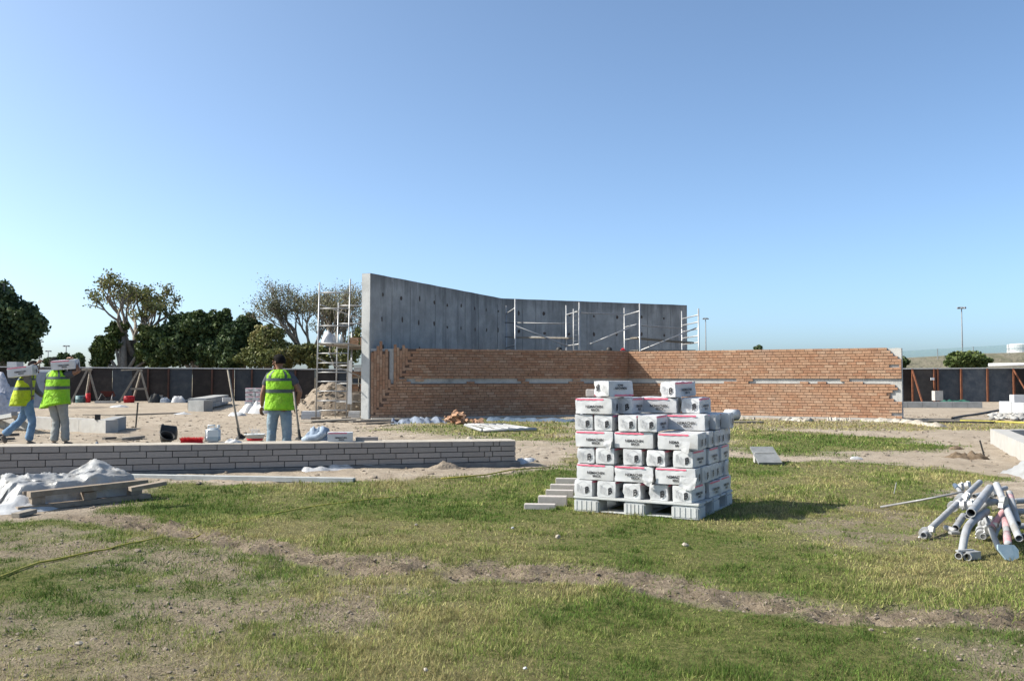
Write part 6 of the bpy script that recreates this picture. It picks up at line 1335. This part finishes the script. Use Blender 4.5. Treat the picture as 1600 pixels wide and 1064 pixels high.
    # shirt
    st = {'belt': (V['pelvis'].lerp(V['chest'], .25), (.158, .12)), 'waist': (V['pelvis'].lerp(V['chest'], .6), (.15, .11)), 'chest': (V['chest'], (.168, .118)), 'neckb': (V['neck']-Vector((0, 0, .01)), (.075, .075))}; se = [('belt', 'waist'), ('waist', 'chest'), ('chest', 'neckb')]
    for s in 'LR':
        st['sh'+s] = (V['sh'+s], .08); st['ar'+s] = (V['sh'+s].lerp(V['el'+s], .62), (.072, .07)); se += [('chest', 'sh'+s), ('sh'+s, 'ar'+s)]
        if sleeves == 'long': st['el'+s] = (V['el'+s], .06); st['wr'+s] = (V['el'+s].lerp(V['wr'+s], .86), .044); se += [('ar'+s, 'el'+s), ('el'+s, 'wr'+s)]
    mb = MB(); mesh_add(mb, skin_obj(st, se, 'waist')); mb.build('shirt', mt[cols['shirt']], root, True, world=False)
    # shoes
    for s in 'LR':
        a_, t_ = V['an'+s], V['to'+s]; mb = MB(); mesh_add(mb, skin_obj({'a': (a_+(a_-t_)*.15-Vector((0, 0, .02)), (.05, .05)), 'b': (a_.lerp(t_, .35)-Vector((0, 0, .01)), (.055, .05)), 'c': (t_, (.052, .035))}, [('a', 'b'), ('b', 'c')], 'b', 1)); mb.build('shoe', mt['shoe'], root, True, world=False)
    # vest: lofted shell over the torso with reflective bands
    R0 = vest_rings; NS = 36
    def ring(t):
        t = min(max(t, 0), 1)*(len(R0)-1); i = min(int(t), len(R0)-2); f_ = t-i; return [a_*(1-f_)+b_*f_ for a_, b_ in zip(R0[i], R0[i+1])]
    def S(t, ph, out=0.0):
        x_, y_, z_, rx, ry, tl_ = ring(t); c_, s_ = math.cos(ph), math.sin(ph); ex = .82; cx_ = math.copysign(abs(c_)**ex, c_); sy_ = math.copysign(abs(s_)**ex, s_)
        fold = 1+.035*math.sin(ph*7+z_*9)*(1-t)+.03*(float(vn(ph*2.2, t*6, 6))-.5)
        return Vector((x_+cx_*(rx*fold+out), y_+sy_*(ry*fold+out), z_+tl_*cx_+(-.05*abs(cx_)**3 if t > .97 else 0)))
    def patch_(t0, t1, p0_, p1_, out, nt_=6, np_=12, mbx=None):
        mbx = mbx or MB(); mbx.add([S(t0+(t1-t0)*i/nt_, p0_+(p1_-p0_)*j/np_, out) for i in range(nt_+1) for j in range(np_+1)], [(i*(np_+1)+j, i*(np_+1)+j+1, (i+1)*(np_+1)+j+1, (i+1)*(np_+1)+j) for i in range(nt_) for j in range(np_)]); return mbx
    mb = MB(); NT = 24; vs = [S(i/NT, 2*PI*j/NS) for i in range(NT+1) for j in range(NS)]; fs = []
    for i in range(NT):
        for j in range(NS):
            ph = 2*PI*(j+.5)/NS; t = (i+.5)/NT
            arm = abs(math.cos(ph)) > .86 and .62 < t < .93
            if not arm: fs.append((i*NS+j, i*NS+(j+1) % NS, (i+1)*NS+(j+1) % NS, (i+1)*NS+j))
    mb.add(vs, fs); o = mb.build('vest', mt[vest_mat], root, True, world=False); sd_ = o.modifiers.new('thickness', 'SOLIDIFY'); sd_.thickness = .006; sd_.offset = 1
    for t0, t1 in ((.30, .365), (.53, .595)): patch_(t0, t1, 0, 2*PI, .011, 2, 48).build('reflective_band', mt['reflect'], root, True, world=False)
    for p_ in (PI*1.32, PI*1.68, PI*.32, PI*.68): patch_(.595, .985, p_-.11, p_+.11, .011, 10, 3).build('reflective_band', mt['reflect'], root, True, world=False)
    return root
UPR = [(0, 0, .84, .225, .165, 0), (0, 0, 1.0, .21, .155, 0), (0, 0, 1.14, .205, .15, 0), (0, 0, 1.28, .215, .15, 0), (0, 0, 1.39, .2, .125, 0), (0, 0, 1.455, .13, .085, 0), (0, 0, 1.475, .085, .075, 0)]
# the standing worker (his back to the road, face turned to the left)
pX = at(438, 731); pY = 14.15
person((px2x(437.5, pY), pY, 0), 0, dict(pelvis=(.0, 0, .90), chest=(0, 0, 1.24), neck=(0, .0, 1.43), head=(-.03, .03, 1.585), shL=(-.175, 0, 1.37), elL=(-.255, -.04, 1.10), wrL=(-.30, .08, .89), shR=(.175, 0, 1.37), elR=(.33, -.02, 1.13), wrR=(.25, .06, .90),
    hpL=(-.10, 0, .86), knL=(-.125, .02, .49), anL=(-.14, -.01, .10), toL=(-.19, .13, .035), hpR=(.10, 0, .86), knR=(.115, .03, .49), anR=(.125, -.02, .10), toR=(.19, .12, .035)),
    'standing worker seen from behind in yellow green vest and pale jeans, head turned aside', dict(trousers='jeans', shirt='shirt_dark'), (-.9, .42, -.05), None, vest_rings=UPR, hands=dict(L=((-.25, .3, -1), (.2, 1, 0), .7), R=((-.35, .1, -1), (-.2, 1, .2), 1.0)))
# second carrier: walks away to the right, carton on his right shoulder
P2Y = 17.3
V2 = [(-.04, 0, .80, .30, .18, .05), (-.03, 0, .98, .25, .165, .03), (-.01, 0, 1.16, .22, .155, .0), (0, 0, 1.3, .22, .15, 0), (0, 0, 1.42, .2, .125, 0), (0, 0, 1.485, .13, .085, 0), (0, 0, 1.505, .085, .075, 0)]
y2 = math.radians(-14)
person((px2x(91, P2Y), P2Y, 0), y2, dict(pelvis=(.02, 0, .92), chest=(0, .02, 1.26), neck=(-.02, .03, 1.46), head=(-.13, .06, 1.6), shL=(-.18, 0, 1.39), elL=(-.24, -.04, 1.1), wrL=(-.17, .08, .86), shR=(.18, .02, 1.40), elR=(.44, .05, 1.47), wrR=(.29, .05, 1.70),
    hpL=(-.09, 0, .88), knL=(-.06, .06, .49), anL=(-.07, .0, .10), toL=(-.09, .15, .035), hpR=(.10, 0, .88), knR=(.08, .12, .49), anR=(.10, .12, .10), toR=(.16, .25, .035)),
    'worker carrying a carton on the right shoulder, seen from behind, grey trousers, bright green vest', dict(trousers='trousers_grey', shirt='shirt_dark'), (-.1, 1, -.1), None, vest_rings=V2, hands=dict(L=((.1, .1, -1), (.2, 1, 0), .8), R=((-.75, .0, .35), (0, 1, .3), .6)))
MB().lathe([(.112, 0), (.11, .05), (.085, .095), (.03, .115), (.01, .118)], Vector((-.09, .05, 1.645)), 16).build('cap', mt['wood'], None, True, world=False) if False else None
o = carton(Vector((px2x(103, P2Y-.02), P2Y-.02, fz(577, P2Y))), math.radians(3), 'white carton held on the right shoulder of the green vested carrier', 'cartons being carried', 2, 1.13, rot=(math.radians(4), math.radians(-4), math.radians(4)))
# first carrier: strides to the right, carton on his near shoulder
P1Y = 17.6; y1 = math.radians(-72)
V1 = [(-.02, -.10, .80, .25, .20, 0), (-.01, -.07, .98, .23, .185, 0), (0, -.04, 1.14, .215, .165, 0), (0, -.01, 1.28, .21, .15, 0), (0, .02, 1.38, .195, .125, 0), (0, .03, 1.44, .125, .085, 0), (0, .03, 1.46, .085, .075, 0)]
person((px2x(43, P1Y), P1Y, 0), y1, dict(pelvis=(0, .03, .90), chest=(0, .02, 1.23), neck=(0, .05, 1.41), head=(-.04, .11, 1.55), shL=(-.175, .03, 1.35), elL=(-.25, .12, 1.1), wrL=(-.22, .28, .95), shR=(.175, .03, 1.36), elR=(.25, .05, 1.50), wrR=(.22, .20, 1.62),
    hpL=(-.09, .03, .86), knL=(-.10, -.12, .50), anL=(-.09, -.42, .22), toL=(-.09, -.36, .07), hpR=(.09, .03, .86), knR=(.09, .13, .48), anR=(.09, .06, .10), toR=(.10, .22, .035)),
    'walking worker in yellow vest and blue jeans steadying a carton on the near shoulder', dict(trousers='jeans_blue', shirt='shirt_grey'), (0, 1, 0), None, vest_mat='vest_yellow', vest_rings=V1, sleeves='long', hands=dict(L=((.1, 1, -.4), (1, 0, .3), .8), R=((-.35, .5, .5), (0, 1, .3), .5)))
o = carton(Vector((px2x(36.5, P1Y-.3), P1Y-.3, fz(588, P1Y-.3))), 0, 'white carton with pink stripe on the near shoulder of the walking worker', 'cartons being carried', 0, 1.18, rot=(0, math.radians(-7), math.radians(4)))
print('script objects', len(bpy.data.objects))
